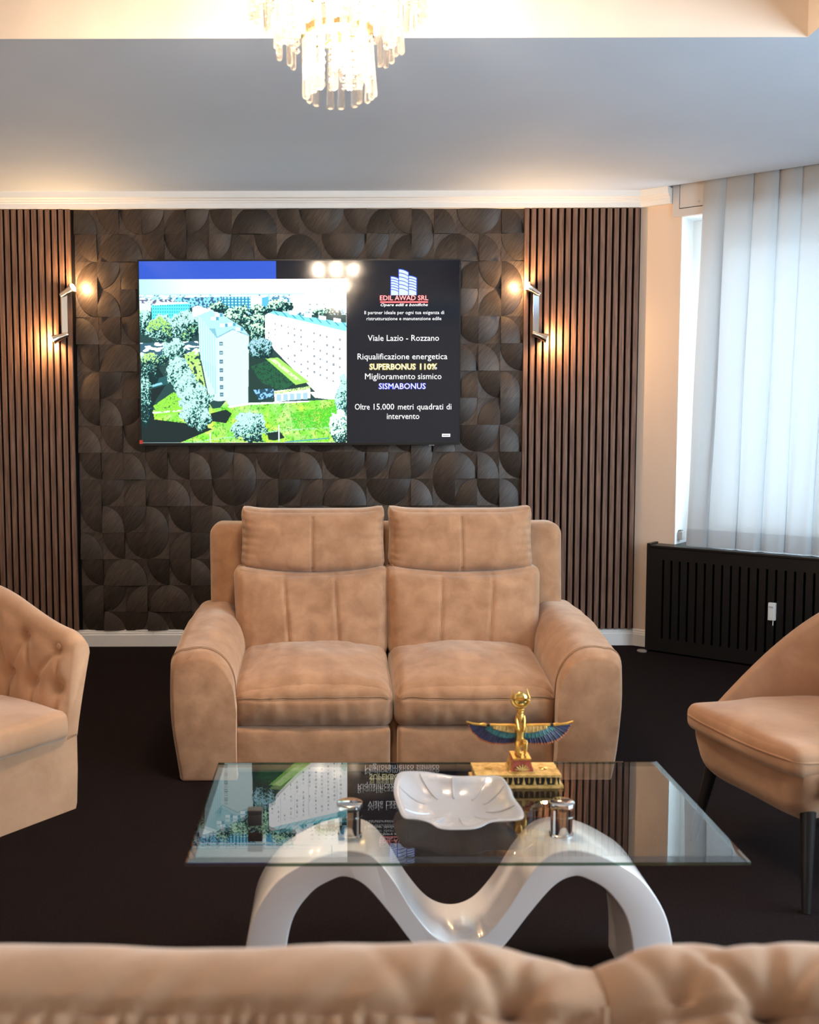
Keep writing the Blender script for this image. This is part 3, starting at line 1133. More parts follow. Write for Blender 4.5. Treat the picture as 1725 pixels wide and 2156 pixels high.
# ================================================================ WINDOW CORNER
def shutter_box():
    t = empty('shutter_box', dp(1.12, 0.0, 2.52), 'beige roller shutter box above the curtained window', 'shutter box')
    R = Matrix.Rotation(-A40, 4, 'Z')

    def lb(m, s0, s1, n0, n1, z0, z1):
        # local frame: x along the wall, -y into the room
        m.box((s0 - 1.12, -n1, z0 - 2.52), (s1 - 1.12, -n0, z1 - 2.52), R=R.to_3x3())
    m = MB()
    lb(m, 0.195, 0.232, -0.002, 0.012, 2.523, 2.795)
    lb(m, 0.232, 2.10, -0.002, 0.012, 2.523, 2.566)
    m.build('box_frame', BOXP, t, False)
    m = MB()
    lb(m, 0.236, 2.10, -0.002, 0.009, 2.571, 2.795)
    m.build('inspection_panel', BOXP, t, False)
    m = MB()
    lb(m, 0.230, 2.10, -0.002, 0.003, 2.564, 2.573)
    m.build('shadow_gap', FELT, t, False)
    MB().lathe([(0.006, 0), (0.006, 0.004), (0.002, 0.006)], 10, center=R @ Vector((0.345 - 1.12, -0.010, 0.075)),
               R=Matrix.Rotation(PI / 2, 3, 'X')).build('knob', BOXP, t)
    return t


shutter_box()


def curtain():
    t = empty('sheer_curtain', dp(1.1, 0.034, 0.62), 'white sheer curtain hanging in front of the corner window', 'curtain')
    c = Vector(t.location)
    top, bot, hem = 2.795, 0.636, 0.735
    s_top0, s_bot0, s1 = 0.392, 0.335, 2.06
    ncol, nrow = 420, 40
    pitch = 0.136

    def pt(i, z):
        f = i / ncol
        q = (top - z) / (top - bot)
        s0 = s_top0 + (s_bot0 - s_top0) * q ** 1.2
        sb = s0 + (s1 - s0) * f
        ph = 2 * PI * (f * (s1 - 0.37)) / pitch + 3.4 + 0.5 * math.sin(f * 23.0)
        amp = 0.020 * (0.75 + 0.25 * math.sin(f * 31 + 1.0)) * (0.85 + 0.25 * q)
        n = 0.036 + amp * math.cos(ph) + 0.004 * math.sin(3 * ph + 5 * q) * q
        s = sb + 0.030 * math.sin(ph + 0.25) * (0.9 + 0.2 * math.sin(f * 17))
        # a softer body to every fold
        s += 0.004 * math.sin(9 * q + f * 40) * q
        p = dp(s, n, z)
        return (p[0] - c.x, p[1] - c.y, p[2] - c.z)

    def sheet(name, za, zb, n, mt, off=0.0):
        V, F = [], []
        for r in range(n + 1):
            z = za + (zb - za) * r / n
            V += [pt(i, z) for i in range(ncol + 1)]
        for r in range(n):
            for i in range(ncol):
                a = r * (ncol + 1) + i
                F.append((a, a + ncol + 1, a + ncol + 2, a + 1))
        return mk(name, V, F, mt, t)
    sheet('voile', top, hem, nrow, SHEER)
    sheet('hem', hem, bot, 6, HEMM)
    m = MB()
    R = Matrix.Rotation(-A40, 3, 'Z')
    m.box((0.20 - 1.1, -0.012, 2.790 - 0.62), (2.08 - 1.1, 0.012, 2.800 - 0.62), R=R)
    m.build('track', WHITEP, t, False)


curtain()


def radiator_cover():
    t = empty('radiator_cover', dp(1.0, 0.12, 0), 'black slotted radiator cover under the curtained window', 'radiator cover')
    R = Matrix.Rotation(-A40, 3, 'Z')
    s0, s1 = 0.130, 2.2

    def lb(m, a, b, n0, n1, z0, z1, bev=0.0):
        m.box((a - 1.0, -(n1 - 0.12), z0), (b - 1.0, -(n0 - 0.12), z1), R=R, bev=bev)
    m = MB()
    # face with vertical slots
    lb(m, s0, s1, 0.100, 0.120, 0.012, 0.087)
    lb(m, s0, s1, 0.100, 0.120, 0.550, 0.618)
    a = s0
    k = 0
    s = 0.224
    while s < s1:
        lb(m, a, s, 0.100, 0.120, 0.087, 0.550)
        a = s + 0.013
        s += 0.0487
    lb(m, a, s1, 0.100, 0.120, 0.087, 0.550)
    m.build('slotted_front', COVER, t, False)
    m = MB()
    lb(m, s0 + 0.022, s1, 0.003, 0.126, 0.618, 0.632, 0.003)
    m.build('top_shelf', COVER, t, False)
    m = MB()
    lb(m, s0, s0 + 0.020, 0.002, 0.124, 0.0, 0.642, 0.004)
    m.build('end_panel', COVER, t, False)
    m = MB()
    lb(m, s0 + 0.025, s1, 0.004, 0.008, 0.02, 0.60)
    m.build('back_panel', FELT, t, False)
    # sill inside the window niche
    m = MB()
    lb(m, 0.252, 2.04, -0.165, 0.003, 0.612, 0.632)
    sill = m.build('window_sill', COVER, t, False)
    # small clear caster under the corner
    MB().lathe([(0.028, 0.0), (0.030, 0.006), (0.024, 0.012)], 16, center=R @ Vector((s0 - 1.0 - 0.005, -0.03, 0.0))).build(
        'foot_cup', mat('clear_plastic', (0.25, 0.2, 0.17), 0.15), t)
    # heat meter clipped on the front
    d = empty('heat_meter', dp(0.852, 0.1205, 0.275), 'small white heat meter clipped on the black radiator cover', 'heat meter')
    m = MB()
    m.box((-0.019, -0.026, 0.0), (0.019, 0.0, 0.096), R=R, bev=0.004)
    m.build('meter_body', WHITEP, d)
    MB().box((-0.014, -0.0285, 0.070), (0.010, -0.025, 0.078), R=R).build('display_window', mat('meter_grey', (0.55, 0.55, 0.55), 0.3), d, False)
    MB().tube([R @ Vector((0.004, -0.006, 0.0)), R @ Vector((0.004, -0.006, -0.030))], 0.003, 8).build('probe', WHITEP, d)
    # shutter strap winder on the reveal
    g = empty('strap_winder', dp(0.256, -0.06, 0.655), 'small grey strap winder low on the white window reveal', 'strap winder')
    MB().box((-0.0075, -0.02, 0.0), (0.020, 0.02, 0.05), R=R, bev=0.004).build('winder_case', mat('winder_grey', (0.45, 0.42, 0.4), 0.5), g)
    MB().box((-0.004, -0.012, 0.05), (0.012, 0.012, 0.058), R=R).build('strap_slot', mat('strap_cloth', (0.25, 0.24, 0.23), 0.9), g, False)


radiator_cover()


# ================================================================ CHANDELIER
def chandelier():
    cx, cy = 0.012, 3.0
    t = empty('chandelier', (cx, cy, TZ), 'tiered crystal chandelier hanging from the bright ceiling tray', 'chandelier')
    z0 = -TZ
    m = MB()
    m.lathe([(0.26, 0.0), (0.26, -0.02), (0.24, -0.035), (0.03, -0.04)], 40)
    m.tube([(0, 0, -0.03), (0, 0, 2.36 - TZ)], 0.008, 10)
    m.build('canopy', GOLDM, t)

    def ring(r, z):
        q = MB()
        rings = []
        for k in range(48):
            a = 2 * PI * k / 48
            rings.append([((r + 0.006 * cu) * math.cos(a), (r + 0.006 * cu) * math.sin(a), z + 0.009 * cz + z0) for cu, cz in ((-1, -1), (1, -1), (1, 1), (-1, 1))])
        rings.append(rings[0])
        q.loft(rings, cap=False)
        for k in range(4):
            a = PI / 2 * k + 0.4
            q.tube([(0, 0, z + z0), (r * math.cos(a), r * math.sin(a), z + z0)], 0.004, 6)
        return q.build('tier_ring', GOLDM, t)

    def drop_mesh(L, wdt):
        q = MB()
        # three-sided bar, narrow at the hook and wider at the pointed foot
        prof = [(0.2, 0.0), (0.50, -0.012), (0.60, -0.40 * L), (0.98, -L + 0.012), (0.90, -L + 0.003), (0.55, -L)]
        rings = []
        for f, z in prof:
            rr = wdt * f
            rings.append([(rr * math.cos(a), rr * 0.75 * math.sin(a), z) for a in (PI / 2, PI / 2 + 1.9, PI / 2 + PI - 0.45, PI / 2 + PI + 0.45, PI / 2 - 1.9)])
        q.loft(rings)
        me_o = q.build('crystal_drop', CRYSTAL, None, smooth=False)
        me = me_o.data
        bpy.data.objects.remove(me_o)
        return me

    def bead_mesh(n, r, gap):
        q = MB()
        for k in range(n):
            z = -r - k * gap
            q.lathe([(r * 0.25, z + r), (r * 0.85, z + r * 0.5), (r, z), (r * 0.85, z - r * 0.5), (r * 0.25, z - r)], 8, (0, 0, 0))
        o = q.build('bead_string', CRYSTAL, None, smooth=False)
        me = o.data
        bpy.data.objects.remove(o)
        return me

    def hang(me, nm, count, r, z, phase=0.0, jit=0.004):
        for k in range(count):
            a = 2 * PI * (k + phase) / count
            o = bpy.data.objects.new(nm, me)
            COL.objects.link(o)
            o.parent = t
            o.location = (r * math.cos(a), r * math.sin(a), z + z0 + random.uniform(-jit, jit))
            o.rotation_euler = (random.uniform(-0.05, 0.05), random.uniform(-0.05, 0.05), a + PI / 2 + random.uniform(-0.25, 0.25))
    # outer, middle and lower tier
    for r, zt, zb, cnt, wdt in ((0.236, 2.72, 2.497, 42, 0.0120), (0.171, 2.60, 2.398, 32, 0.0122), (0.095, 2.445, 2.277, 18, 0.0128)):
        ring(r, zt)
        hang(drop_mesh(zt - zb, wdt), 'crystal_drop', cnt, r, zt - 0.008, 0.25)
    for r, zt, cnt, n in ((0.222, 2.72, 34, 8), (0.156, 2.60, 28, 8), (0.081, 2.445, 16, 6)):
        hang(bead_mesh(n, 0.0085, 0.021), 'bead_string', cnt, r, zt - 0.008, 0.6)
    # lamps inside
    for r, z, n in ((0.185, 2.68, 6), (0.115, 2.54, 4), (0.035, 2.385, 2)):
        for k in range(n):
            a = 2 * PI * (k + 0.5) / n
            p = Vector((r * math.cos(a), r * math.sin(a), z + z0))
            q = MB()
            q.ellipsoid(p, (0.015, 0.015, 0.022))
            q.build('bulb', BULB, t)
            l = bpy.data.lights.new('lamp_light', 'POINT')
            l.energy = P_CHAND
            l.color = WARM
            l.shadow_soft_size = 0.03
            lo = bpy.data.objects.new('lamp_light', l)
            COL.objects.link(lo)
            lo.parent = t
            lo.location = p + Vector((0, 0, -0.0))


chandelier()


# ================================================================ SOFA
def recliner_sofa():
    cx = 0.232
    t = empty('recliner_sofa', (cx, 4.3, 0), 'tan suede two-seat recliner sofa beneath the television', 'sofa')

    def put(name, V, F, off, parent=t, m=SUEDE):
        V = [Vector(v) + Vector(off) for v in V]
        return mk(name, V, F, m, parent)

    # ---- arms: section lofted front to back (local y from -0.42 to 0.45)
    for sd in (-1, 1):
        def section(y):
            # rounding at the front edge
            ys = y + 0.42
            k = 1.0 - 0.11 * max(0.0, 1 - ys / 0.06) ** 2.2
            inset = 0.018 * max(0.0, 1 - ys / 0.05) ** 2
            zt = 0.505 + 0.05 * sstep(-0.42, 0.10, y) - 0.028 * max(0.0, 1 - ys / 0.07) ** 2
            xo, xi = 0.860, 0.606           # outer and inner face (distance from the sofa centre)
            bulge = 0.012
            P = []
            # outer face, bottom to top
            for i in range(9):
                q = i / 8
                P.append((xo - 0.030 * (1 - q) + bulge * math.sin(PI * q) - inset, 0.004 + (zt - 0.062) * q))
            # outer shoulder
            for i in range(1, 7):
                a = PI / 2 * i / 6
                P.append((xo - 0.060 * (1 - math.cos(a)) - inset, zt - 0.058 + 0.050 * math.sin(a)))
            # crown, then the broad inner roll
            for i in range(1, 4):
                q = i / 4
                P.append((xo - 0.060 - 0.055 * q - inset * 0, zt - 0.008 + 0.008 * math.sin(PI / 2 * q)))
            for i in range(0, 11):
                a = PI / 2 * i / 10
                P.append((xo - 0.118 - 0.130 * math.sin(a), zt - 0.165 * (1 - math.cos(a))))
            for i in range(1, 7):
                q = i / 6
                P.append((xi + 0.004 * math.sin(PI * q), (zt - 0.165) * (1 - q) + 0.004))
            return P
        ys = [-0.42 + 0.004 * i for i in range(0, 6)] + [-0.40 + 0.008 * i for i in range(1, 8)] + [-0.344 + 0.04 * i for i in range(1, 20)] + [0.43, 0.445]
        rings = []
        for y in ys:
            ring = []
            for x, z in section(y):
                p = Vector((sd * x, y, z))
                yy = y
                if y < -0.39:     # soft, slightly bulged front panel
                    yy = y - 0.012 * math.sin(PI * min(1, max(0, z / 0.5)))
                p.y = yy
                dseam = y + 0.372
                sx = -0.0035 * gauss(dseam, 0.004) if z > 0.06 else 0
                n = Vector((sd * (x - 0.735), 0, z - 0.3)).normalized()
                p += n * (sx + wob(p, 7, 0.005, 3.1 * sd))
                p.z = max(0.003, p.z)
                ring.append(p)
            rings.append(ring)
        # front cap as shrinking rings so it shades softly
        c0 = Vector((sd * 0.735, -0.428, 0.26))
        caps = []
        for k in (0.05, 0.35, 0.65, 0.86, 0.96):
            r = [c0.lerp(p, k) for p in rings[0]]
            for q, p in zip(r, rings[0]):
                q.y = -0.440 + (p.y + 0.440) * k ** 3
                q.z = 0.26 + (p.z - 0.26) * k
            caps.append(r)
        m = MB().loft(caps + rings)
        arm = m.build('arm', SUEDE, t, autosm=60)
        # twin stitch line round the front edge
        for off in (0.0, 0.010):
            path = [p for p in [rings[8][i] for i in range(len(rings[8]))]]
            y0 = -0.366 + off
            sec = section(y0)
            pts = []
            for x, z in sec[6:-3]:
                p = Vector((sd * x, y0, z))
                n = Vector((sd * (x - 0.735), 0, z - 0.3)).normalized()
                pts.append(p + n * (wob(p, 7, 0.005, 3.1 * sd) + 0.0006))
            MB().tube(pts, 0.0012, 5).build('seam', STITCH, arm)

    # ---- frame behind the cushions
    def f(P, q):
        P.y += 0.06 * (P.z) / 0.4 + 0.010 * q.z * q.z
        P.x *= 1 + 0.012 * (q.z)
        P += Vector((0, 0, wob(P, 5, 0.004)))
        return P
    V, F = rbox((0.795, 0.105, 0.40), 0.055, (30, 4, 16), f)
    put('back_frame', V, F, (0.0, 0.445, 0.50))
    # ---- base under the seat
    MB().box((-0.60, -0.30, 0.03), (0.60, 0.40, 0.22)).build('base', SUEDE, t, False)
    for sd in (-1, 1):
        xc = sd * 0.314 - 0.006
        # footrest panel
        def f(P, q):
            P.y -= 0.010 * (1 - q.x ** 4) * (1 - q.z ** 4) if q.y < 0 else 0
            P.y += wob(P, 9, 0.006, sd)
            return P
        V, F = rbox((0.300, 0.04, 0.088), 0.018, (30, 3, 10), f)
        put('footrest_panel', V, F, (xc, -0.335, 0.104))

        # seat cushion
        def f(P, q):
            top = sstep(0.0, 1.0, q.z)
            yy = (q.y + 1) / 2                 # 0 front .. 1 back
            P.z += top * (0.075 * yy ** 0.8 + 0.045 * (1 - q.x ** 2) * math.sin(PI * min(1, yy * 0.9 + 0.12)))
            P.z -= top * 0.020 * (abs(q.x) ** 6)
            # bulging front
            if q.y < 0:
                P.y -= 0.030 * (1 - q.x ** 4) * (1 - min(1, abs(q.z)) ** 2) * (-q.y)
                P.y += 0.018 * (1 - q.z) * 0.5
            # seam along the upper front edge
            if q.y < -0.55 and q.z > -0.6:
                line = 0.50 - 0.10 * (1 - q.x ** 2)
                P.y += 0.006 * gauss(q.z - line, 0.055)
            # creases running back from the seam and down the front
            cr = wob((P.x * 1.0, P.y * 0.25, P.z * 0.4), 26, 1.0, 4 + sd) * 0.0035
            P.z += top * cr
            P.y += cr * 1.6 * sstep(-0.6, -1.0, q.y)
            P += Vector((0, 0, wob(P, 6, 0.010, sd) * top))
            return P
        V, F = rbox((0.312, 0.30, 0.085), 0.045, (60, 40, 14), f)
        seat = put('seat_cushion', V, F, (xc, -0.085, 0.270))

        for dl in (-0.03, 0.05):
            pts = []
            for k in range(31):
                qx = -0.93 + 1.86 * k / 30
                ln = 0.50 - 0.10 * (1 - qx ** 2) + dl
                pts.append(f(Vector((qx * 0.312, -0.2998, ln * 0.085)), Vector((qx, -1, ln))) + Vector((xc, -0.0855, 0.270)))
            MB().tube(pts, 0.0013, 5).build('seam', STITCH, seat)

        # back cushion with two vertical seams
        def f(P, q):
            z = P.z
            fr = sstep(0.0, -1.0, q.y)
            P.y -= fr * (0.060 * (1 - q.x ** 4) * (1 - (q.z * 0.9) ** 4) + 0.015 * (1 - q.z))
            inner = -sd                         # towards the middle of the sofa
            for u in (-0.31, 0.33):
                uu = u + 0.03 * math.sin(q.z * 1.5) * sd
                P.y += fr * 0.010 * gauss(q.x - uu, 0.016)
            P.y += fr * 0.006 * gauss(abs(q.x) - 0.94, 0.015)
            P.x *= 1 + 0.035 * q.z * (0.4 if q.x * inner > 0 else 1.0) - 0.02
            P.y += 0.20 * z + 0.0
            if q.z > 0:
                P.z -= 0.028 * q.z * (1 - q.x ** 2)
            cr = wob((P.x, P.y, P.z * 0.22), 30, 1.0, 7 + sd) * 0.003 * (0.4 + abs(q.z) ** 2 * 1.2)
            P.y += cr * fr
            P.y += wob(P, 5, 0.014, 2 * sd) * fr
            return P
        V, F = rbox((0.338, 0.085, 0.195), 0.048, (72, 5, 26), f)
        bc = put('back_cushion', V, F, (sd * 0.327 - 0.006, 0.225, 0.545))
        # stitching lines proud of the two seams
        for u in (-0.31, 0.33):
            for dv in (-0.012, 0.012):
                pts = []
                for k in range(15):
                    qz = -0.86 + 1.66 * k / 14
                    uu = u + 0.03 * math.sin(qz * 1.5) * sd + dv
                    q = Vector((uu, -1, qz))
                    P = f(Vector((uu * 0.338, -0.085, qz * 0.195)), q)
                    pts.append(P + Vector((sd * 0.327 - 0.006, 0.225 + 0.0004, 0.545)))
                MB().tube(pts, 0.0011, 5).build('seam', STITCH, bc)

        # head pillow
        def f(P, q):
            fr = sstep(0.2, -1.0, q.y)
            P.y -= fr * 0.050 * (1 - q.x ** 4) * (1 - q.z ** 4)
            P.y += fr * 0.007 * gauss(q.x - 0.0, 0.012)
            # dog-eared corners, slack edges
            P.z += 0.022 * q.z * abs(q.x) ** 7 if q.z > 0 else 0.0
            if q.z < 0:
                P.z -= 0.026 * (-q.z) * (1 - q.x ** 2)
                P.y -= 0.02 * (-q.z) * fr
            P.x *= 1 - 0.028 * (1 - q.z ** 2)
            P.y += 0.10 * P.z
            ed = abs(q.x) ** 8
            P.y += fr * ed * 0.006 * math.sin(q.z * 26)
            cr = wob((P.x, P.y, P.z * 0.3), 34, 1.0, 9 + sd) * 0.0025 * abs(q.z)
            P.y += cr * fr + wob(P, 6, 0.010, 5 + sd) * fr
            return P
        V, F = rbox((0.320, 0.075, 0.128), 0.040, (66, 5, 20), f)
        hp = put('head_pillow', V, F, (sd * 0.3245 - 0.004, 0.315, 0.848))
        pts = []
        for dv in (-0.014, 0.014):
            pts = []
            for k in range(11):
                qz = -0.8 + 1.6 * k / 10
                P = f(Vector((dv * 0.32, -0.075, qz * 0.128)), Vector((dv, -1, qz)))
                pts.append(P + Vector((sd * 0.3245 - 0.004, 0.3154, 0.848)))
            MB().tube(pts, 0.0011, 5).build('seam', STITCH, hp)


recliner_sofa()


# ================================================================ TUB CHAIR (left, tufted)
def tub_chair():
    ang = math.atan2(-0.598, 0.80)          # direction the chair faces
    t = empty('tub_armchair', (-1.408, 3.532, 0), 'beige tufted velvet tub armchair at the left edge, beside the sofa', 'armchair')
    fw = Vector((0.80, -0.598, 0))
    sd = Vector((0.598, 0.80, 0))

    def L(x, y, z):                          # x to the far arm, y forward
        p = sd * x + fw * y
        return Vector((p.x, p.y, z))
    HW, FR = 0.375, 0.345
    # U-shaped path on the outer face
    path = []
    for i in range(46):
        path.append((HW, FR - (FR + 0.02) * i / 45, 0.0))
    for i in range(1, 120):
        a = PI * i / 120
        path.append((HW * math.cos(a), -0.02 - 0.40 * math.sin(a), 0))
    for i in range(21):
        path.append((-HW, -0.02 + (FR + 0.02) * i / 20, 0.0))
    n = len(path)
    arc = [0.0]
    for i in range(1, n):
        arc.append(arc[-1] + math.dist(path[i][:2], path[i - 1][:2]))
    tot = arc[-1]

    def frame(i):
        a, b = path[max(i - 1, 0)], path[min(i + 1, n - 1)]
        tx, ty = b[0] - a[0], b[1] - a[1]
        l = math.hypot(tx, ty)
        return (ty / l, -tx / l)            # points outward? fixed below

    # button positions along the inner face: (distance along the outline, height)
    ups = [0.075 + 0.18 * k for k in range(9)]
    lows = [0.055 + 0.135 * k for k in range(12)]
    buttons = [(u, 0.565 + 0.07 * sstep(0.0, 0.62, min(u, tot - u))) for u in ups if 0.05 < u < tot - 0.05]
    buttons += [(u, 0.428 + 0.04 * sstep(0.0, 0.62, min(u, tot - u))) for u in lows if 0.05 < u < tot - 0.05]
    tops = [(u, 0.80) for u in ups]
    segs = []
    nu = len([1 for u in ups if 0.05 < u < tot - 0.05])
    for (ua, za) in buttons[:nu]:
        near = sorted(buttons[nu:], key=lambda q: abs(q[0] - ua))[:2]
        segs += [((ua, za), q) for q in near]
        segs += [((ua, za), (ua - 0.05, 0.80)), ((ua, za), (ua + 0.06, 0.80))]
    for (ua, za) in buttons[nu:]:
        segs += [((ua, za), (ua, 0.27))]

    def tuft(s, z):
        """1 on the puffed fabric, less in the creases, 0 at the buttons"""
        d = 1.0
        for u, zz in buttons:
            rr = math.hypot(s - u, z - zz)
            if rr < 0.12:
                d = min(d, 1 - 0.95 * math.exp(-(rr / 0.030) ** 1.3))
        for (a, za), (b2, zb2) in segs:
            vx, vz = b2 - a, zb2 - za
            q = max(0, min(1, ((s - a) * vx + (z - za) * vz) / (vx * vx + vz * vz)))
            rr = math.hypot(s - a - vx * q, z - za - vz * q)
            if rr < 0.05:
                d = min(d, 1 - 0.42 * (1 - 0.6 * q) * math.exp(-(rr / 0.011) ** 2))
        return d

    def ring(i):
        x, y, _ = path[i]
        nx, ny = frame(i)
        if nx * x + ny * (y + 0.02) < 0:
            nx, ny = -nx, -ny
        s = min(arc[i], tot - arc[i])
        h = 0.628 + 0.150 * sstep(0.0, 0.62, s)
        end = max(0.0, 1 - min(s, 0.06) / 0.06)
        h -= 0.03 * end ** 2
        th = 0.078 - 0.012 * end ** 2
        fl = 0.055
        P = []

        def at(o, z):                        # o: offset outwards
            P.append(L(x + nx * o, y + ny * o, z))
        zb = 0.262
        for k in range(7):
            q = k / 6
            at(-0.008 + (fl + 0.008) * q ** 1.15, zb + (h - 0.05 - zb) * q)
        for k in range(1, 10):
            a = PI * k / 10
            at(fl - th / 2 + th / 2 * math.cos(a), h - 0.05 + 0.05 * math.sin(a))
        kz = 30
        for k in range(kz + 1):
            q = k / kz
            z = h - 0.05 - (h - 0.05 - 0.255) * q
            tf = tuft(arc[i], z) * 1.0
            fade = sstep(0.0, 0.05, s) * sstep(-0.02, 0.12, q)
            at(fl - th - (fl - 0.012) * q + (0.046 * (1 - tf) - 0.014) * fade, z)
        return P
    rings = [ring(i) for i in range(n)]
    m = MB().loft(rings)
    shell = m.build('tufted_shell', VELVET, t, autosm=70)
    # buttons at the tuft points of the inner face
    inner0 = 7 + 9
    for s, z in buttons:
            i = min(range(n), key=lambda k: abs(arc[k] - s))
            p = min(rings[i][inner0:], key=lambda q: abs(q.z - z))
            j = MB()
            x, y, _ = path[i]
            nx, ny = frame(i)
            if nx * x + ny * (y + 0.02) < 0:
                nx, ny = -nx, -ny
            inward = -(sd * nx + fw * ny)
            R = inward.to_track_quat('Z', 'Y').to_matrix()
            j.lathe([(0.0125, -0.004), (0.0135, 0.003), (0.010, 0.008), (0.003, 0.010)], 14, center=p, R=R)
            j.build('button', VELVET, shell)
    # base: follows the same outline, a little inside
    rb = []
    for z, o in ((0.0, -0.022), (0.02, -0.016), (0.14, -0.010), (0.268, -0.010)):
        r = []
        for i in range(n):
            x, y, _ = path[i]
            nx, ny = frame(i)
            if nx * x + ny * (y + 0.02) < 0:
                nx, ny = -nx, -ny
            p = L(x + nx * o, y + ny * o, z)
            r.append(p)
        rb.append(r)
    MB().loft(rb).build('base', VELVET, t, autosm=50)

    # seat cushion
    def f(P, q):
        x, y, z = P
        if q.y < 0:
            x *= 1 - 0.34 * (-q.y) ** 2
        if q.z > 0:
            z += 0.028 * (1 - q.x ** 2) * (1 - q.y ** 2)
        z += wob(P, 7, 0.006)
        if q.y > 0:
            y += 0.012 * (1 - q.z ** 2) + 0.01 * (1 - q.x ** 2)
        return L(x, y + 0.040, z + 0.312)
    V, F = rbox((0.318, 0.318, 0.052), 0.022, (36, 36, 8), f)
    mk('seat_cushion', V, F, VELVET, t)


tub_chair()


# ================================================================ SHELL CHAIR (right)
def shell_chair():
    fw = Vector((-0.962, -0.273, 0))
    sd = Vector((0.273, -0.962, 0))        # towards the camera side
    t = empty('accent_chair', (1.49, 3.135, 0), 'tan velvet accent chair with dark tapered legs at the right edge', 'chair')

    def L(x, y, z):
        p = sd * x + fw * y
        return Vector((p.x, p.y, z))

    # upholstered bucket under the cushion
    def f(P, q):
        x, y, z = P
        k = 1 - 0.16 * (1 - q.z) / 2 * (1 if q.y > 0 else 1.5)
        x *= k * (1 - 0.10 * max(0, -q.y) ** 2)
        y = y * (1 - 0.10 * (1 - q.z) / 2) + 0.0
        z += 0.02 * q.x * q.x * (q.z > 0) * 0
        # the front drops towards its middle
        z -= 0.012 * (1 - q.x ** 2) * max(0, q.y) * (1 - q.z) / 2
        p = L(x, y, z + 0.325)
        return p + Vector((0, 0, wob(P, 6, 0.006)))
    V, F = rbox((0.275, 0.297, 0.085), 0.060, (26, 26, 10), f)
    mk('seat_base', V, F, COPPER_VELVET, t)

    # curved back: rises from the front corners and sweeps round
    n = 64
    rings = []
    for i in range(n + 1):
        a = -PI * 0.5 + PI * 2 * 0 + PI * i / n
        u = i / n
        k = abs(u - 0.5) * 2                 # 1 at the front ends, 0 at the back
        # plan of the shell: a squarish half oval
        def plan(kk):
            ph = PI / 2 * abs(kk)
            e = 2 / 2.7
            return (math.copysign(0.290 * math.sin(ph) ** e, kk), 0.215 - 0.530 * max(0.0, math.cos(ph)) ** e)
        ks = (u - 0.5) * 2
        x, y = plan(ks)
        dpt = (0.215 - y) / 0.530
        h = 0.395 + 0.44 * dpt ** 1.02
        th = 0.060 - 0.035 * k ** 3
        lean = 0.16 * (h - 0.40)
        pa, pb = plan(max(-1, ks - 0.01)), plan(min(1, ks + 0.01))
        nrm = Vector((pb[1] - pa[1], -(pb[0] - pa[0]), 0)).normalized()
        if nrm.x * x + nrm.y * (y - 0.1) < 0:
            nrm = -nrm
        P = []
        zb = 0.33
        for j in range(8):
            q = j / 7
            o = 0.004 + lean * q
            P.append((x + nrm.x * o, y + nrm.y * o, zb + (h - 0.025 - zb) * q))
        for j in range(1, 6):
            a2 = PI * j / 6
            o = 0.012 + lean - th / 2 + th / 2 * math.cos(a2)
            P.append((x + nrm.x * o, y + nrm.y * o, h - 0.025 + 0.025 * math.sin(a2)))
        for j in range(10):
            q = j / 9
            o = 0.012 + lean * (1 - q) - th - 0.012 * math.sin(PI * q)
            P.append((x + nrm.x * o, y + nrm.y * o, h - 0.025 - (h - 0.025 - zb) * q))
        rings.append([L(*p) for p in P])
    MB().loft(rings).build('curved_back', COPPER_VELVET, t, autosm=70)

    # loose seat cushion with piping
    def f(P, q):
        x, y, z = P
        x *= 1 - 0.16 * max(0, -q.y) ** 2
        if q.z > 0:
            z += 0.030 * (1 - q.x ** 2) * (1 - q.y ** 4)
        y += 0.020 * max(0, q.y) * (1 - q.x ** 2)
        z += wob(P, 7, 0.006) + 0.006 * q.y
        return L(x, y + 0.020, z + 0.416)
    V, F = rbox((0.262, 0.285, 0.042), 0.030, (36, 36, 6), f)
    cu = mk('seat_cushion', V, F, COPPER_VELVET, t)
    fine = []
    hx, hy, r = 0.262, 0.285, 0.038
    cs = [(1, 1, 0), (-1, 1, PI / 2), (-1, -1, PI), (1, -1, 1.5 * PI)]
    flat = []
    for cxs, cys, a0 in cs:
        for k in range(6):
            a = a0 + PI / 2 * k / 5
            flat.append(Vector((cxs * (hx - r) + r * math.cos(a), cys * (hy - r) + r * math.sin(a), 0.006)))
    for k in range(len(flat)):
        p, p2 = flat[k], flat[(k + 1) % len(flat)]
        nsub = 24 if (p2 - p).length > 0.1 else 1
        for j in range(nsub):
            w_ = p.lerp(p2, j / nsub)
            fine.append(f(w_.copy(), Vector((w_.x / hx, w_.y / hy, 0.01))))
    fine.append(fine[0])
    # re-project the straight runs on the bulged edge
    MB().tube(fine, 0.0035, 6).build('piping', COPPER_VELVET, cu)
    for x, y in ((0.215, 0.225), (-0.215, 0.225), (0.19, -0.22), (-0.19, -0.22)):
        p1 = L(x, y, 0.275)
        p0 = L(x * 1.22, y * 1.16, 0.0)
        MB().tube([p0, p0.lerp(p1, 0.5), p1], [0.012, 0.017, 0.022], 14).build('leg', DARKLEG, t)


shell_chair()


# ================================================================ COFFEE TABLE
GX0, GX1, GY0, GY1 = -0.321, 0.882, 2.150, 2.802
GZ0, GZ1 = 0.430, 0.442
BX = 0.293


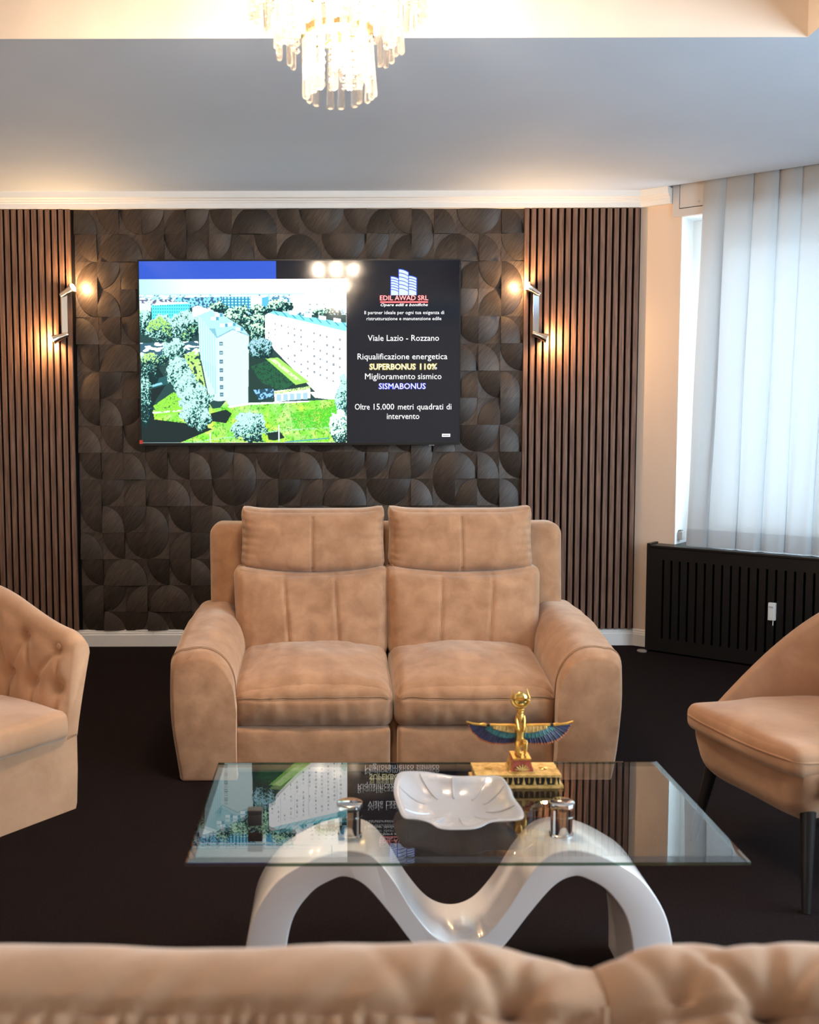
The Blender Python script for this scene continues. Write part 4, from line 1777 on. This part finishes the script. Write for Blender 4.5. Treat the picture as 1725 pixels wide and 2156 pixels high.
def coffee_table():
    t = empty('coffee_table', (0.281, 2.476, 0), 'glass-topped coffee table with a wavy white lacquered base', 'coffee table')
    c = Vector((0.281, 2.476, 0))
    # glass top with a broad polished bevel
    m = MB()
    bv, dz = 0.020, 0.005
    o = [(GX0, GY0), (GX1, GY0), (GX1, GY1), (GX0, GY1)]
    i_ = [(GX0 + bv, GY0 + bv), (GX1 - bv, GY0 + bv), (GX1 - bv, GY1 - bv), (GX0 + bv, GY1 - bv)]
    V = [(x - c.x, y - c.y, GZ0) for x, y in o] + [(x - c.x, y - c.y, GZ1 - dz) for x, y in o] + [(x - c.x, y - c.y, GZ1) for x, y in i_]
    F = [(3, 2, 1, 0), (8, 9, 10, 11)]
    M_ = [0, 0]
    for k in range(4):
        k2 = (k + 1) % 4
        F.append((k, k2, k2 + 4, k + 4))
        M_.append(1)
        F.append((k + 4, k2 + 4, k2 + 8, k + 8))
        M_.append(0)
    m.add(V, F)
    m.M = M_
    edge = clear_mat('glass_edge', (0.10, 0.22, 0.17), 0.02, f0=0.10)
    m.build('glass_top', [TABLEGLASS, edge], t, False, fix=False)

    # white wave: profile in x (from the middle) and z
    def catmull(P, n=8):
        out = []
        Q = [P[0]] + P + [P[-1]]
        for i in range(1, len(Q) - 2):
            p0, p1, p2, p3 = Q[i - 1], Q[i], Q[i + 1], Q[i + 2]
            for k in range(n):
                u = k / n
                out.append(tuple(0.5 * ((2 * p1[d]) + (-p0[d] + p2[d]) * u + (2 * p0[d] - 5 * p1[d] + 4 * p2[d] - p3[d]) * u * u
                                        + (-p0[d] + 3 * p1[d] - 3 * p2[d] + p3[d]) * u ** 3) for d in range(2)))
        out.append(P[-1])
        return out
    oh = [(-0.528, 0.0), (-0.510, 0.110), (-0.487, 0.205), (-0.437, 0.285), (-0.375, 0.330), (-0.315, 0.357), (-0.258, 0.366), (-0.205, 0.350), (-0.160, 0.298), (-0.112, 0.218), (-0.058, 0.156), (0.0, 0.136)]
    ih = [(-0.420, 0.0), (-0.412, 0.110), (-0.393, 0.200), (-0.350, 0.262), (-0.305, 0.291), (-0.268, 0.300), (-0.222, 0.277), (-0.165, 0.210), (-0.105, 0.130), (-0.050, 0.080), (-0.02, 0.067), (0.0, 0.066)]
    oc = catmull(oh + [(-x, z) for x, z in reversed(oh[:-1])])
    ic = catmull(ih + [(-x, z) for x, z in reversed(ih[:-1])])
    ya, yb = 2.383, 2.592
    nn = len(oc)
    rings = []
    r = 0.006
    for k in range(nn):
        po, pi_ = Vector((oc[k][0], oc[k][1])), Vector((ic[k][0], ic[k][1]))
        d = (po - pi_).normalized()
        # flare the feet backwards and forwards a touch
        fl = 0.045 * max(0.0, 1 - min(oc[k][1], ic[k][1]) / 0.25) * (1 if abs(oc[k][0]) > 0.38 else 0)
        y0, y1 = ya - fl * 0.0, yb + fl
        R_ = []
        for (P, dr, y, dy) in ((po, -1, y0, 1), (po, -1, y1, -1), (pi_, 1, y1, -1), (pi_, 1, y0, 1)):
            pass
        seq = []
        for a in (0, 1, 2, 3):
            an = PI / 2 * a / 3
            seq.append((po - d * r * (1 - math.sin(an)), y0 + r * (1 - math.cos(an))))
        for a in (0, 1, 2, 3):
            an = PI / 2 * a / 3
            seq.append((po - d * r * (1 - math.cos(an)), y1 - r * (1 - math.sin(an))))
        for a in (0, 1, 2, 3):
            an = PI / 2 * a / 3
            seq.append((pi_ + d * r * (1 - math.sin(an)), y1 - r * (1 - math.cos(an))))
        for a in (0, 1, 2, 3):
            an = PI / 2 * a / 3
            seq.append((pi_ + d * r * (1 - math.cos(an)), y0 + r * (1 - math.sin(an))))
        rings.append([(p.x + BX - c.x, y - c.y, max(0.0, p.y)) for p, y in seq])
    MB().loft(rings).build('wave_base', LACQ, t, autosm=24)
    # chrome glass supports on both crests
    for x in (-0.258, 0.258):
        s = MB()
        cc = (BX + x - c.x, 2.478 - c.y, 0)
        s.lathe([(0.030, 0.358), (0.030, 0.368), (0.0265, 0.370), (0.0265, 0.4295)], 32, center=cc)
        sup = s.build('glass_support', CHROME, t)
        MB().lathe([(0.031, 0.4425), (0.031, 0.4465), (0.028, 0.448)], 32, center=cc).build('cap_disc', CHROME, sup)


coffee_table()


def trinket():
    # small dark block standing on the left of the glass
    t = empty('small_dark_box', (-0.186, 2.352, GZ1 + 0.0002), 'small dark grey box standing on the left of the glass table', 'box')
    g = mat('dark_grey_plastic', (0.035, 0.033, 0.033), 0.45)
    MB().box((-0.0165, -0.012, 0), (0.0165, 0.012, 0.027), bev=0.002).build('box_body', g, t)
    MB().box((-0.0172, -0.0127, 0.0272), (0.0172, 0.0127, 0.037), bev=0.002).build('box_lid', g, t)


trinket()


# ================================================================ CRYSTAL DISH
def dish():
    rim = [(0.148, 2.531, 0.488), (0.165, 2.562, 0.493), (0.214, 2.569, 0.492), (0.260, 2.560, 0.489), (0.301, 2.549, 0.487), (0.360, 2.549, 0.487), (0.411, 2.535, 0.490),
           (0.423, 2.463, 0.488), (0.424, 2.413, 0.482), (0.432, 2.350, 0.479), (0.428, 2.302, 0.477), (0.409, 2.283, 0.477), (0.354, 2.279, 0.475), (0.320, 2.255, 0.472),
           (0.292, 2.245, 0.471), (0.235, 2.248, 0.471), (0.211, 2.275, 0.474), (0.185, 2.292, 0.476), (0.154, 2.299, 0.477), (0.144, 2.354, 0.480), (0.139, 2.454, 0.484)]
    cx, cy = 0.285, 2.425
    t = empty('crystal_dish', (cx, cy, GZ1), 'frosted white wavy-rimmed crystal dish in the middle of the glass table', 'dish')
    # resample the rim smoothly
    n = len(rim)
    R = []
    for i in range(n):
        p0, p1, p2, p3 = (Vector(rim[(i + k) % n]) for k in (-1, 0, 1, 2))
        for k in range(5):
            u = k / 5
            R.append(0.5 * ((2 * p1) + (-p0 + p2) * u + (2 * p0 - 5 * p1 + 4 * p2 - p3) * u * u + (-p0 + 3 * p1 - 3 * p2 + p3) * u ** 3))
    zb = 0.0005

    def ringpts(k, zf, inset, flat=False):
        out = []
        for j, p in enumerate(R):
            dx, dy = p.x - cx, p.y - cy
            a = math.atan2(dy, dx)
            fx, fy = 0.085 * math.cos(a), 0.070 * math.sin(a)
            x = fx + (dx - fx) * k
            y = fy + (dy - fy) * k
            l = math.hypot(x, y)
            x, y = x * (1 - inset / l), y * (1 - inset / l)
            facet = 0.0045 * abs(math.sin(a * 7)) * (k > 0.05)
            z = zb + (p.z - GZ1 - zb) * zf + inset * 0.35 * (zf < 1)
            out.append((x, y, z + facet * (1 - zf)))
        return out
    outer = [ringpts(k, zf, 0) for k, zf in ((0.0, 0.0), (0.25, 0.10), (0.5, 0.32), (0.75, 0.62), (0.92, 0.87), (0.985, 0.97))]
    lip = [ringpts(1.0, 1.0, 0.002), ringpts(0.985, 1.02, 0.006)]
    inner = [ringpts(k, zf, 0.010) for k, zf in ((0.93, 0.88), (0.76, 0.62), (0.5, 0.32), (0.25, 0.13), (0.02, 0.11))]
    m, nt, b = new_mat('frosted_crystal')
    b.inputs['Base Color'].default_value = (0.92, 0.91, 0.94, 1)
    b.inputs['Roughness'].default_value = 0.22
    b.inputs['Transmission Weight'].default_value = 0.62
    b.inputs['Subsurface Weight'].default_value = 0.0
    N, Lk = nt.nodes, nt.links
    no = N.new('ShaderNodeTexNoise')
    no.inputs['Scale'].default_value = 26
    tc = N.new('ShaderNodeTexCoord')
    Lk.new(tc.outputs['Object'], no.inputs['Vector'])
    bu = N.new('ShaderNodeBump')
    bu.inputs['Strength'].default_value = 0.5
    bu.inputs['Distance'].default_value = 0.004
    Lk.new(no.outputs[0], bu.inputs['Height'])
    Lk.new(bu.outputs[0], b.inputs['Normal'])
    q = MB()
    q.loft(outer + lip + inner)
    q.build('bowl', m, t, autosm=40)
    # raised ribs radiating inside the bowl
    for a in (0.35, 0.9, 1.5, 2.1, 2.75, 3.7, 4.3, 4.75, 5.3, 5.9):
        j = min(range(len(R)), key=lambda k: abs((math.atan2(R[k].y - cy, R[k].x - cx) - a + PI) % (2 * PI) - PI))
        pts = [Vector(inner[k][j]) for k in (4, 3, 2, 1, 0)]
        MB().tube(pts, [0.002, 0.003, 0.0035, 0.003, 0.0015], 6).build('rib', m, t)


dish()


# ================================================================ WINGED STATUETTE
def statuette():
    t = empty('winged_statuette', (0.464, 2.632, GZ1 + 0.0002), 'gilded Egyptian kneeling winged figure on a gold base, right of the dish', 'statuette')
    gold = noise_mat('gilt', (0.50, 0.25, 0.045), (0.85, 0.50, 0.12), scale=30, rough=0.30, metal=0.75, lo=0.3, hi=0.6)
    gold2 = noise_mat('antique_gilt', (0.42, 0.23, 0.05), (0.78, 0.52, 0.18), scale=60, rough=0.42, metal=0.45, lo=0.3, hi=0.6, bump=0.4, bscale=120)
    dark = mat('dark_enamel', (0.010, 0.010, 0.012), 0.35)
    red = noise_mat('red_enamel', (0.30, 0.05, 0.03), (0.55, 0.13, 0.07), scale=60, rough=0.35)
    navy = noise_mat('navy_enamel', (0.012, 0.014, 0.045), (0.03, 0.04, 0.11), scale=90, rough=0.35)
    teal = noise_mat('teal_enamel', (0.015, 0.10, 0.11), (0.05, 0.22, 0.21), scale=90, rough=0.35)
    rust = mat('rust_tip', (0.45, 0.12, 0.03), 0.4)
    # --- base: plinth, dark frieze with lotus, top slab
    hx, hy = 0.108, 0.048
    m = MB()
    m.box((-hx - 0.006, -hy - 0.005, 0.0), (hx + 0.006, hy + 0.005, 0.007), bev=0.001)
    m.box((-hx - 0.001, -hy - 0.001, 0.027), (hx + 0.001, hy + 0.001, 0.034), bev=0.001)
    base = m.build('base', gold2, t, False)
    MB().box((-hx + 0.003, -hy + 0.003, 0.007), (hx - 0.003, hy - 0.003, 0.027)).build('frieze', dark, base, False)
    m = MB()

    def lotus(x, y, face, kind):
        # flat relief: fan-shaped bell or bud
        if kind:
            pr = [(0.0082, 0.0075), (0.0062, 0.012), (0.0035, 0.018), (0.0022, 0.0265)]
        else:
            pr = [(0.0030, 0.0110), (0.0052, 0.0145), (0.0022, 0.0175), (0.0050, 0.0200), (0.0016, 0.0232), (0.0030, 0.0255)]
        rings = []
        for w_, z in pr:
            w_ *= 0.62
            if face == 'y':
                rings.append([(x - w_, y, z), (x + w_, y, z), (x + w_ * 0.6, y - 0.0028, z), (x - w_ * 0.6, y - 0.0028, z)])
            else:
                rings.append([(x, y - w_, z), (x, y + w_, z), (x + face * 0.0028, y + w_ * 0.6, z), (x + face * 0.0028, y - w_ * 0.6, z)])
        m.loft(rings)
    for k in range(15):
        lotus(-0.0965 + k * 0.01379, -hy + 0.0032, 'y', k % 2 == 0)
    for k in range(6):
        lotus(-hx + 0.0032, -0.036 + k * 0.0144, -1, k % 2 == 0)
        lotus(hx - 0.0032, -0.036 + k * 0.0144, 1, k % 2 == 0)
    m.build('lotus_relief', gold2, base, False)
    # star reliefs on the slab
    m = MB()
    for x in (-0.068, 0.072):
        for a in range(5):
            an = PI / 2 + a * 2 * PI / 5
            m.tube([(x, 0.0, 0.0345), (x + 0.012 * math.cos(an), 0.012 * math.sin(an) * 1.0, 0.0345)], [0.0032, 0.0008], 6)
    m.build('star_relief', gold, base)
    # --- pedestal
    m = MB()
    rg = []
    for z, wx, wy in ((0.034, 0.030, 0.036), (0.038, 0.029, 0.035), (0.066, 0.021, 0.029)):
        rg.append([(0.012 - wx, -wy, z), (0.012 + wx, -wy, z), (0.012 + wx, wy, z), (0.012 - wx, wy, z)])
    m.loft(rg)
    ped = m.build('pedestal', red, t, False)
    MB().box((0.012 - 0.0235, -0.0315, 0.066), (0.012 + 0.0235, 0.0315, 0.0705), bev=0.001).build('pedestal_cap', gold, ped, False)
    m = MB()
    m.box((0.012 - 0.0325, -0.0385, 0.034), (0.012 + 0.0325, 0.0385, 0.038), bev=0.0008)
    for k in range(7):                           # leaf fan on the front
        an = PI * (k + 0.5) / 7
        m.tube([(0.012, -0.0352, 0.040), (0.012 + 0.019 * math.cos(an), -0.0335, 0.040 + 0.015 * math.sin(an))], [0.0014, 0.0024], 6)
    for k in range(4):
        yy = -0.024 + 0.016 * k
        m.tube([(0.012 - 0.0285, yy, 0.040), (0.012 - 0.0235, yy, 0.060)], [0.0035, 0.0015], 6)
    m.build('pedestal_trim', gold2, ped)
    # --- figure: one continuous body
    fx = 0.012
    m = MB()
    # torso from hips to neck (elliptical rings)
    tor = [(0.096, 0.0125, 0.0105), (0.104, 0.0122, 0.0100), (0.114, 0.0098, 0.0082), (0.122, 0.0096, 0.0080), (0.132, 0.0118, 0.0090), (0.1400, 0.0150, 0.0092), (0.1455, 0.0160, 0.0080), (0.1490, 0.0110, 0.0065), (0.152, 0.0055, 0.0055), (0.158, 0.0046, 0.0050)]
    rings = []
    for z, rx, ry in tor:
        rings.append([(fx + rx * math.cos(2 * PI * k / 16), 0.004 + ry * math.sin(2 * PI * k / 16), z) for k in range(16)])
    m.loft(rings)
    for s in (-1, 1):
        m.ellipsoid((fx + s * 0.0062, -0.0048, 0.137), (0.0050, 0.0045, 0.0048))
    # kneeling leg (viewer's left): thigh forward and down to the knee, shin back along the cap
    m.tube([(fx - 0.006, 0.003, 0.101), (fx - 0.007, -0.010, 0.090), (fx - 0.005, -0.021, 0.0785)], [0.0098, 0.0085, 0.0066], 12)
    m.tube([(fx - 0.005, -0.021, 0.0775), (fx - 0.006, -0.004, 0.0765), (fx - 0.007, 0.014, 0.0755), (fx - 0.007, 0.024, 0.0745)], [0.0064, 0.0060, 0.0045, 0.0034], 12)
    m.tube([(fx - 0.007, 0.022, 0.0745), (fx - 0.007, 0.025, 0.079)], [0.0034, 0.0028], 8)
    # raised leg (viewer's right): thigh level, shin upright, foot on the cap
    m.tube([(fx + 0.006, 0.003, 0.101), (fx + 0.0085, -0.009, 0.107), (fx + 0.0095, -0.020, 0.1085)], [0.0098, 0.0080, 0.0062], 12)
    m.tube([(fx + 0.0095, -0.020, 0.108), (fx + 0.010, -0.019, 0.094), (fx + 0.010, -0.0165, 0.078)], [0.0062, 0.0054, 0.0036], 12)
    m.tube([(fx + 0.010, -0.014, 0.0742), (fx + 0.010, -0.027, 0.0732)], [0.0038, 0.0026], 8)
    # head with face, wig tied to it, throne-like headdress base
    m.ellipsoid((fx, 0.002, 0.1690), (0.0078, 0.0085, 0.0100), 16, 12)
    m.ellipsoid((fx, -0.0062, 0.1670), (0.0015, 0.0018, 0.0026), 8, 6)      # nose
    m.ellipsoid((fx, -0.0056, 0.1628), (0.0024, 0.0012, 0.0007), 8, 6)      # mouth
    for s in (-1, 1):
        m.ellipsoid((fx + s * 0.0080, 0.003, 0.1675), (0.0016, 0.0022, 0.0030), 8, 6)   # ears
        m.ellipsoid((fx + s * 0.0031, -0.0058, 0.1702), (0.0014, 0.0008, 0.0007), 8, 6)  # eyes
    body = m.build('figure', gold, t)
    md = body.modifiers.new('join', 'REMESH')
    md.mode = 'VOXEL'
    md.voxel_size = 0.0009
    md.use_smooth_shade = True
    # wig lappets and headband
    m = MB()
    m.ellipsoid((fx, 0.0050, 0.1730), (0.0095, 0.0085, 0.0088), 14, 10)
    for s in (-1, 1):
        m.tube([(fx + s * 0.0090, 0.003, 0.172), (fx + s * 0.0098, 0.0, 0.160), (fx + s * 0.0085, -0.0055, 0.149), (fx + s * 0.0072, -0.0085, 0.140)], [0.0030, 0.0038, 0.0034, 0.0022], 8)
    m.tube([(fx, 0.011, 0.174), (fx, 0.012, 0.160), (fx, 0.012, 0.142)], [0.006, 0.0065, 0.004], 8)
    m.build('wig', gold, body)
    # headdress: modius, horns, disc
    m = MB()
    m.lathe([(0.0075, 0.1795), (0.0090, 0.1830), (0.0085, 0.1850), (0.0110, 0.1900), (0.0100, 0.1915)], 16, (fx, 0.003, 0))
    hd = m.build('headdress', gold, body)
    MB().ellipsoid((fx, 0.003, 0.2155), (0.0185, 0.010, 0.0190), 28, 18).build('sun_disc', mat('polished_gold', (0.86, 0.58, 0.16), 0.14, metal=1.0), hd)
    m = MB()
    for s in (-1, 1):
        pts = []
        for k in range(13):
            a = -PI / 2 + s * (PI * 0.80) * k / 12
            rr = 0.0215 + 0.002 * (k / 12)
            pts.append((fx + rr * math.cos(a) * 1.0, 0.003, 0.2155 + rr * math.sin(a)))
        pts[-1] = (fx + s * 0.0165, 0.003, 0.2420)
        pts[-2] = (fx + s * 0.0178, 0.003, 0.2345)
        m.tube(pts, [0.0035] * 6 + [0.0036, 0.0036, 0.0034, 0.003, 0.0026, 0.002, 0.0012], 8)
    m.build('horns', gold, hd)
    # --- wings: arm, then gold, teal and navy rows of feathers
    for s in (-1, 1):
        def P(x, z, y=0.006):
            return Vector((fx + s * x, y, z))
        m = MB()
        m.tube([P(0.0135, 0.1445), P(0.030, 0.1455), P(0.055, 0.1462), P(0.078, 0.1475)], [0.0052, 0.0046, 0.0040, 0.0034], 10)
        m.tube([P(0.086, 0.1470), P(0.094, 0.1485), P(0.104, 0.1480)], [0.0036, 0.0046, 0.0030], 10)        # fist
        m.tube([P(0.100, 0.1478), P(0.122, 0.1505), P(0.138, 0.1560)], [0.0032, 0.0030, 0.0022], 8)
        wing = m.build('wing', gold, t)
        MB().tube([P(0.078, 0.1475), P(0.086, 0.1472)], [0.0040, 0.0040], 10).build('bracelet', dark, wing)

        def fan(name, mt, n, root, tip, th, wd, y, tipm=None):
            q = MB()
            for k in range(n):
                u = (k + 0.5) / n
                a, b = root(u), tip(u)
                d = (b - a)
                side = Vector((-d.z, 0, d.x)).normalized()
                w0, w1 = wd(u)
                rings = []
                for f_, ww in ((0.0, w0), (0.5, (w0 + w1) / 2 * 1.05), (0.90, w1), (1.0, w1 * 0.45)):
                    c_ = a.lerp(b, f_)
                    c_.y = y + 0.0006 * (k % 2)
                    rings.append([c_ - side * ww + Vector((0, 0, 0)), c_ + Vector((0, -th, 0)), c_ + side * ww, c_ + Vector((0, th, 0))])
                q.loft(rings[:3], mi=0)
                q.loft(rings[2:], mi=1 if tipm else 0)
            return q.build(name, [mt] + ([tipm] if tipm else []), wing, False)

        def tipo(u):
            xs = [0.010, 0.040, 0.075, 0.102, 0.124, 0.137]
            zs = [0.0975, 0.0945, 0.0960, 0.1060, 0.1270, 0.1530]
            k = min(4, int(u * 5))
            f_ = u * 5 - k
            f2 = f_ * f_ * (3 - 2 * f_) * 0.3 + f_ * 0.7
            return P(xs[k] + (xs[k + 1] - xs[k]) * f2, zs[k] + (zs[k + 1] - zs[k]) * f2)
        fan('flight_feathers', navy, 22, lambda u: P(0.008 + 0.105 * u ** 0.9, 0.128 + 0.018 * u), tipo, 0.0016,
            lambda u: (0.0020, 0.0044), 0.008, rust)

        def tipm_(u):
            return P(0.010 + 0.082 * u, 0.1135 - 0.004 * math.sin(PI * u) + 0.024 * u ** 2.2)
        fan('teal_feathers', teal, 16, lambda u: P(0.010 + 0.068 * u, 0.136 + 0.006 * u), tipm_, 0.0016, lambda u: (0.0022, 0.0036), 0.0055)

        def tipi(u):
            return P(0.012 + 0.058 * u, 0.1265 + 0.012 * u ** 2)
        fan('gold_feathers', gold2, 12, lambda u: P(0.012 + 0.056 * u, 0.145), tipi, 0.0018, lambda u: (0.0028, 0.0030), 0.0030)


statuette()


# ================================================================ FOREGROUND SOFA BACK
def near_sofa():
    t = empty('tufted_settee', (0.10, 1.30, 0), 'blurred beige velvet settee back filling the bottom of the picture', 'sofa')
    c = Vector(t.location)
    yc, zc, r = 1.005, 0.766, 0.080

    def section(x0, x1, round0, round1, name, seed, folds):
        nx = int((x1 - x0) / 0.003)
        V, F = [], []
        prof = []
        # from the outside of the back (camera side) over the roll to the inside
        for i in range(8):
            prof.append((-0.062, 0.10 + (zc - 0.05 - 0.10) * i / 8, 0))
        for i in range(33):
            a = PI * 1.08 - PI * 1.16 * i / 32
            prof.append((r * math.cos(a), zc + r * math.sin(a), 1))
        for i in range(1, 9):
            prof.append((0.072 - 0.0 * i, zc - 0.02 - (zc - 0.02 - 0.38) * i / 8, 2))
        n = len(prof)
        rows = []
        for k in range(nx + 1):
            x = x0 + (x1 - x0) * k / nx
            e = 1.0
            if round0 and x - x0 < round0:
                e = 1 - (1 - (x - x0) / round0) ** 1.8
            if round1 and x1 - x < round1:
                e = 1 - (1 - (x1 - x) / round1) ** 1.8
            row = []
            for j, (o, z, kind) in enumerate(prof):
                ang = math.atan2(z - zc, o)
                d = 0.0
                if kind == 1:
                    # soft pleats: shallow over the crown, gathered towards the seam on the outside
                    lo = sstep(1.2, 3.0, ang if ang > 0 else ang + 2 * PI)
                    ph = x + 0.10 * (ang - 1.5) * (1 if folds else 0.4)
                    d += -0.010 * lo * abs(math.sin(ph * 42 + 2 * math.sin(x * 9 + seed))) ** 2 * (0.45 + 0.55 * math.sin(x * 13 + seed) ** 2)
                    d += wob((ph * 1.0, 0, ang * 0.1), 12, 0.0035 if seed < 2 else 0.006, seed) + wob((x, ang * 0.03, 0), 3.5, 0.006, seed + 4)
                    aa = ang if ang > 0 else ang + 2 * PI
                    # seam on the outside of the roll
                    d -= 0.010 * gauss(aa - 2.38, 0.030)
                    d -= 0.0085 * sstep(2.36, 2.50, aa) * abs(math.sin((x + 0.03 * math.sin(x * 11 + seed)) * 140 - (aa - 2.4) * 0.9)) ** 4 * (0.35 + 0.65 * math.sin(x * 31 + seed) ** 2)
                    for bx, ba, bs in folds:
                        dx = x - bx
                        d -= bs * gauss(dx, 0.016) * gauss(aa - ba, 0.28)
                        # creases that fan from the button over the crown
                        for sl in (-0.045, 0.02, 0.065):
                            if aa < ba:
                                d -= 0.35 * bs * gauss(dx - sl * (ba - aa), 0.008) * sstep(ba - 1.6, ba - 0.2, aa)
                    k2 = 1.0
                    oo, zz = o * (1 + d / r), zc + (z - zc) * (1 + d / r)
                else:
                    oo, zz = o, z
                sh = 1 - (1 - e) * 0.55
                zz2 = zz - (1 - e) * 0.026 * (1 if kind == 1 else 0.6)
                oo *= 0.80 + 0.20 * e
                row.append((x - c.x, yc + oo - c.y, zz2))
            rows.append(row)
        m = MB()
        m.loft(rows)
        return m.build(name, VELVET, t, autosm=75)
    a = section(-1.15, 0.262, 0.0, 0.150, 'back_section', 1.0, [(0.085, 2.46, 0.010), (0.170, 2.32, 0.024)])
    b = section(0.264, 1.25, 0.11, 0.0, 'back_section', 5.0, [(0.335, 2.15, 0.012), (0.418, 2.46, 0.032), (0.62, 2.6, 0.028), (0.85, 2.6, 0.028)])
    MB().tube([(0.2535 - c.x, 0.945 - c.y, 0.20), (0.2535 - c.x, 0.940 - c.y, 0.70), (0.2535 - c.x, 0.945 - c.y, 0.785), (0.258 - c.x, 0.962 - c.y, 0.815)], 0.004, 8).build('welt', VELVET, a)
    # seat and arms on the far side, facing the table
    V, F = rbox((1.05, 0.30, 0.07), 0.05, (40, 14, 5), lambda P, q: P + Vector((0, 0, 0.02 * (1 - q.x ** 2) * (q.z > 0))))
    mk('seat_cushion', [v + Vector((0.05 - c.x, 1.375 - c.y, 0.33)) for v in V], F, VELVET, t)
    MB().box((-1.10 - c.x, 0.955 - c.y, 0.03), (1.20 - c.x, 1.66 - c.y, 0.26), bev=0.02).build('base', VELVET, t)
    for sd in (-1, 1):
        V, F = rbox((0.09, 0.36, 0.26), 0.07, (6, 12, 8))
        mk('arm', [v + Vector((0.05 + sd * 1.13 - c.x, 1.33 - c.y, 0.29)) for v in V], F, VELVET, t)
        for yy in (1.0, 1.6):
            MB().tube([(0.05 + sd * 1.0 - c.x, yy - c.y, 0), (0.05 + sd * 1.0 - c.x, yy - c.y, 0.04)], 0.022, 12).build('leg', DARKLEG, t)


near_sofa()
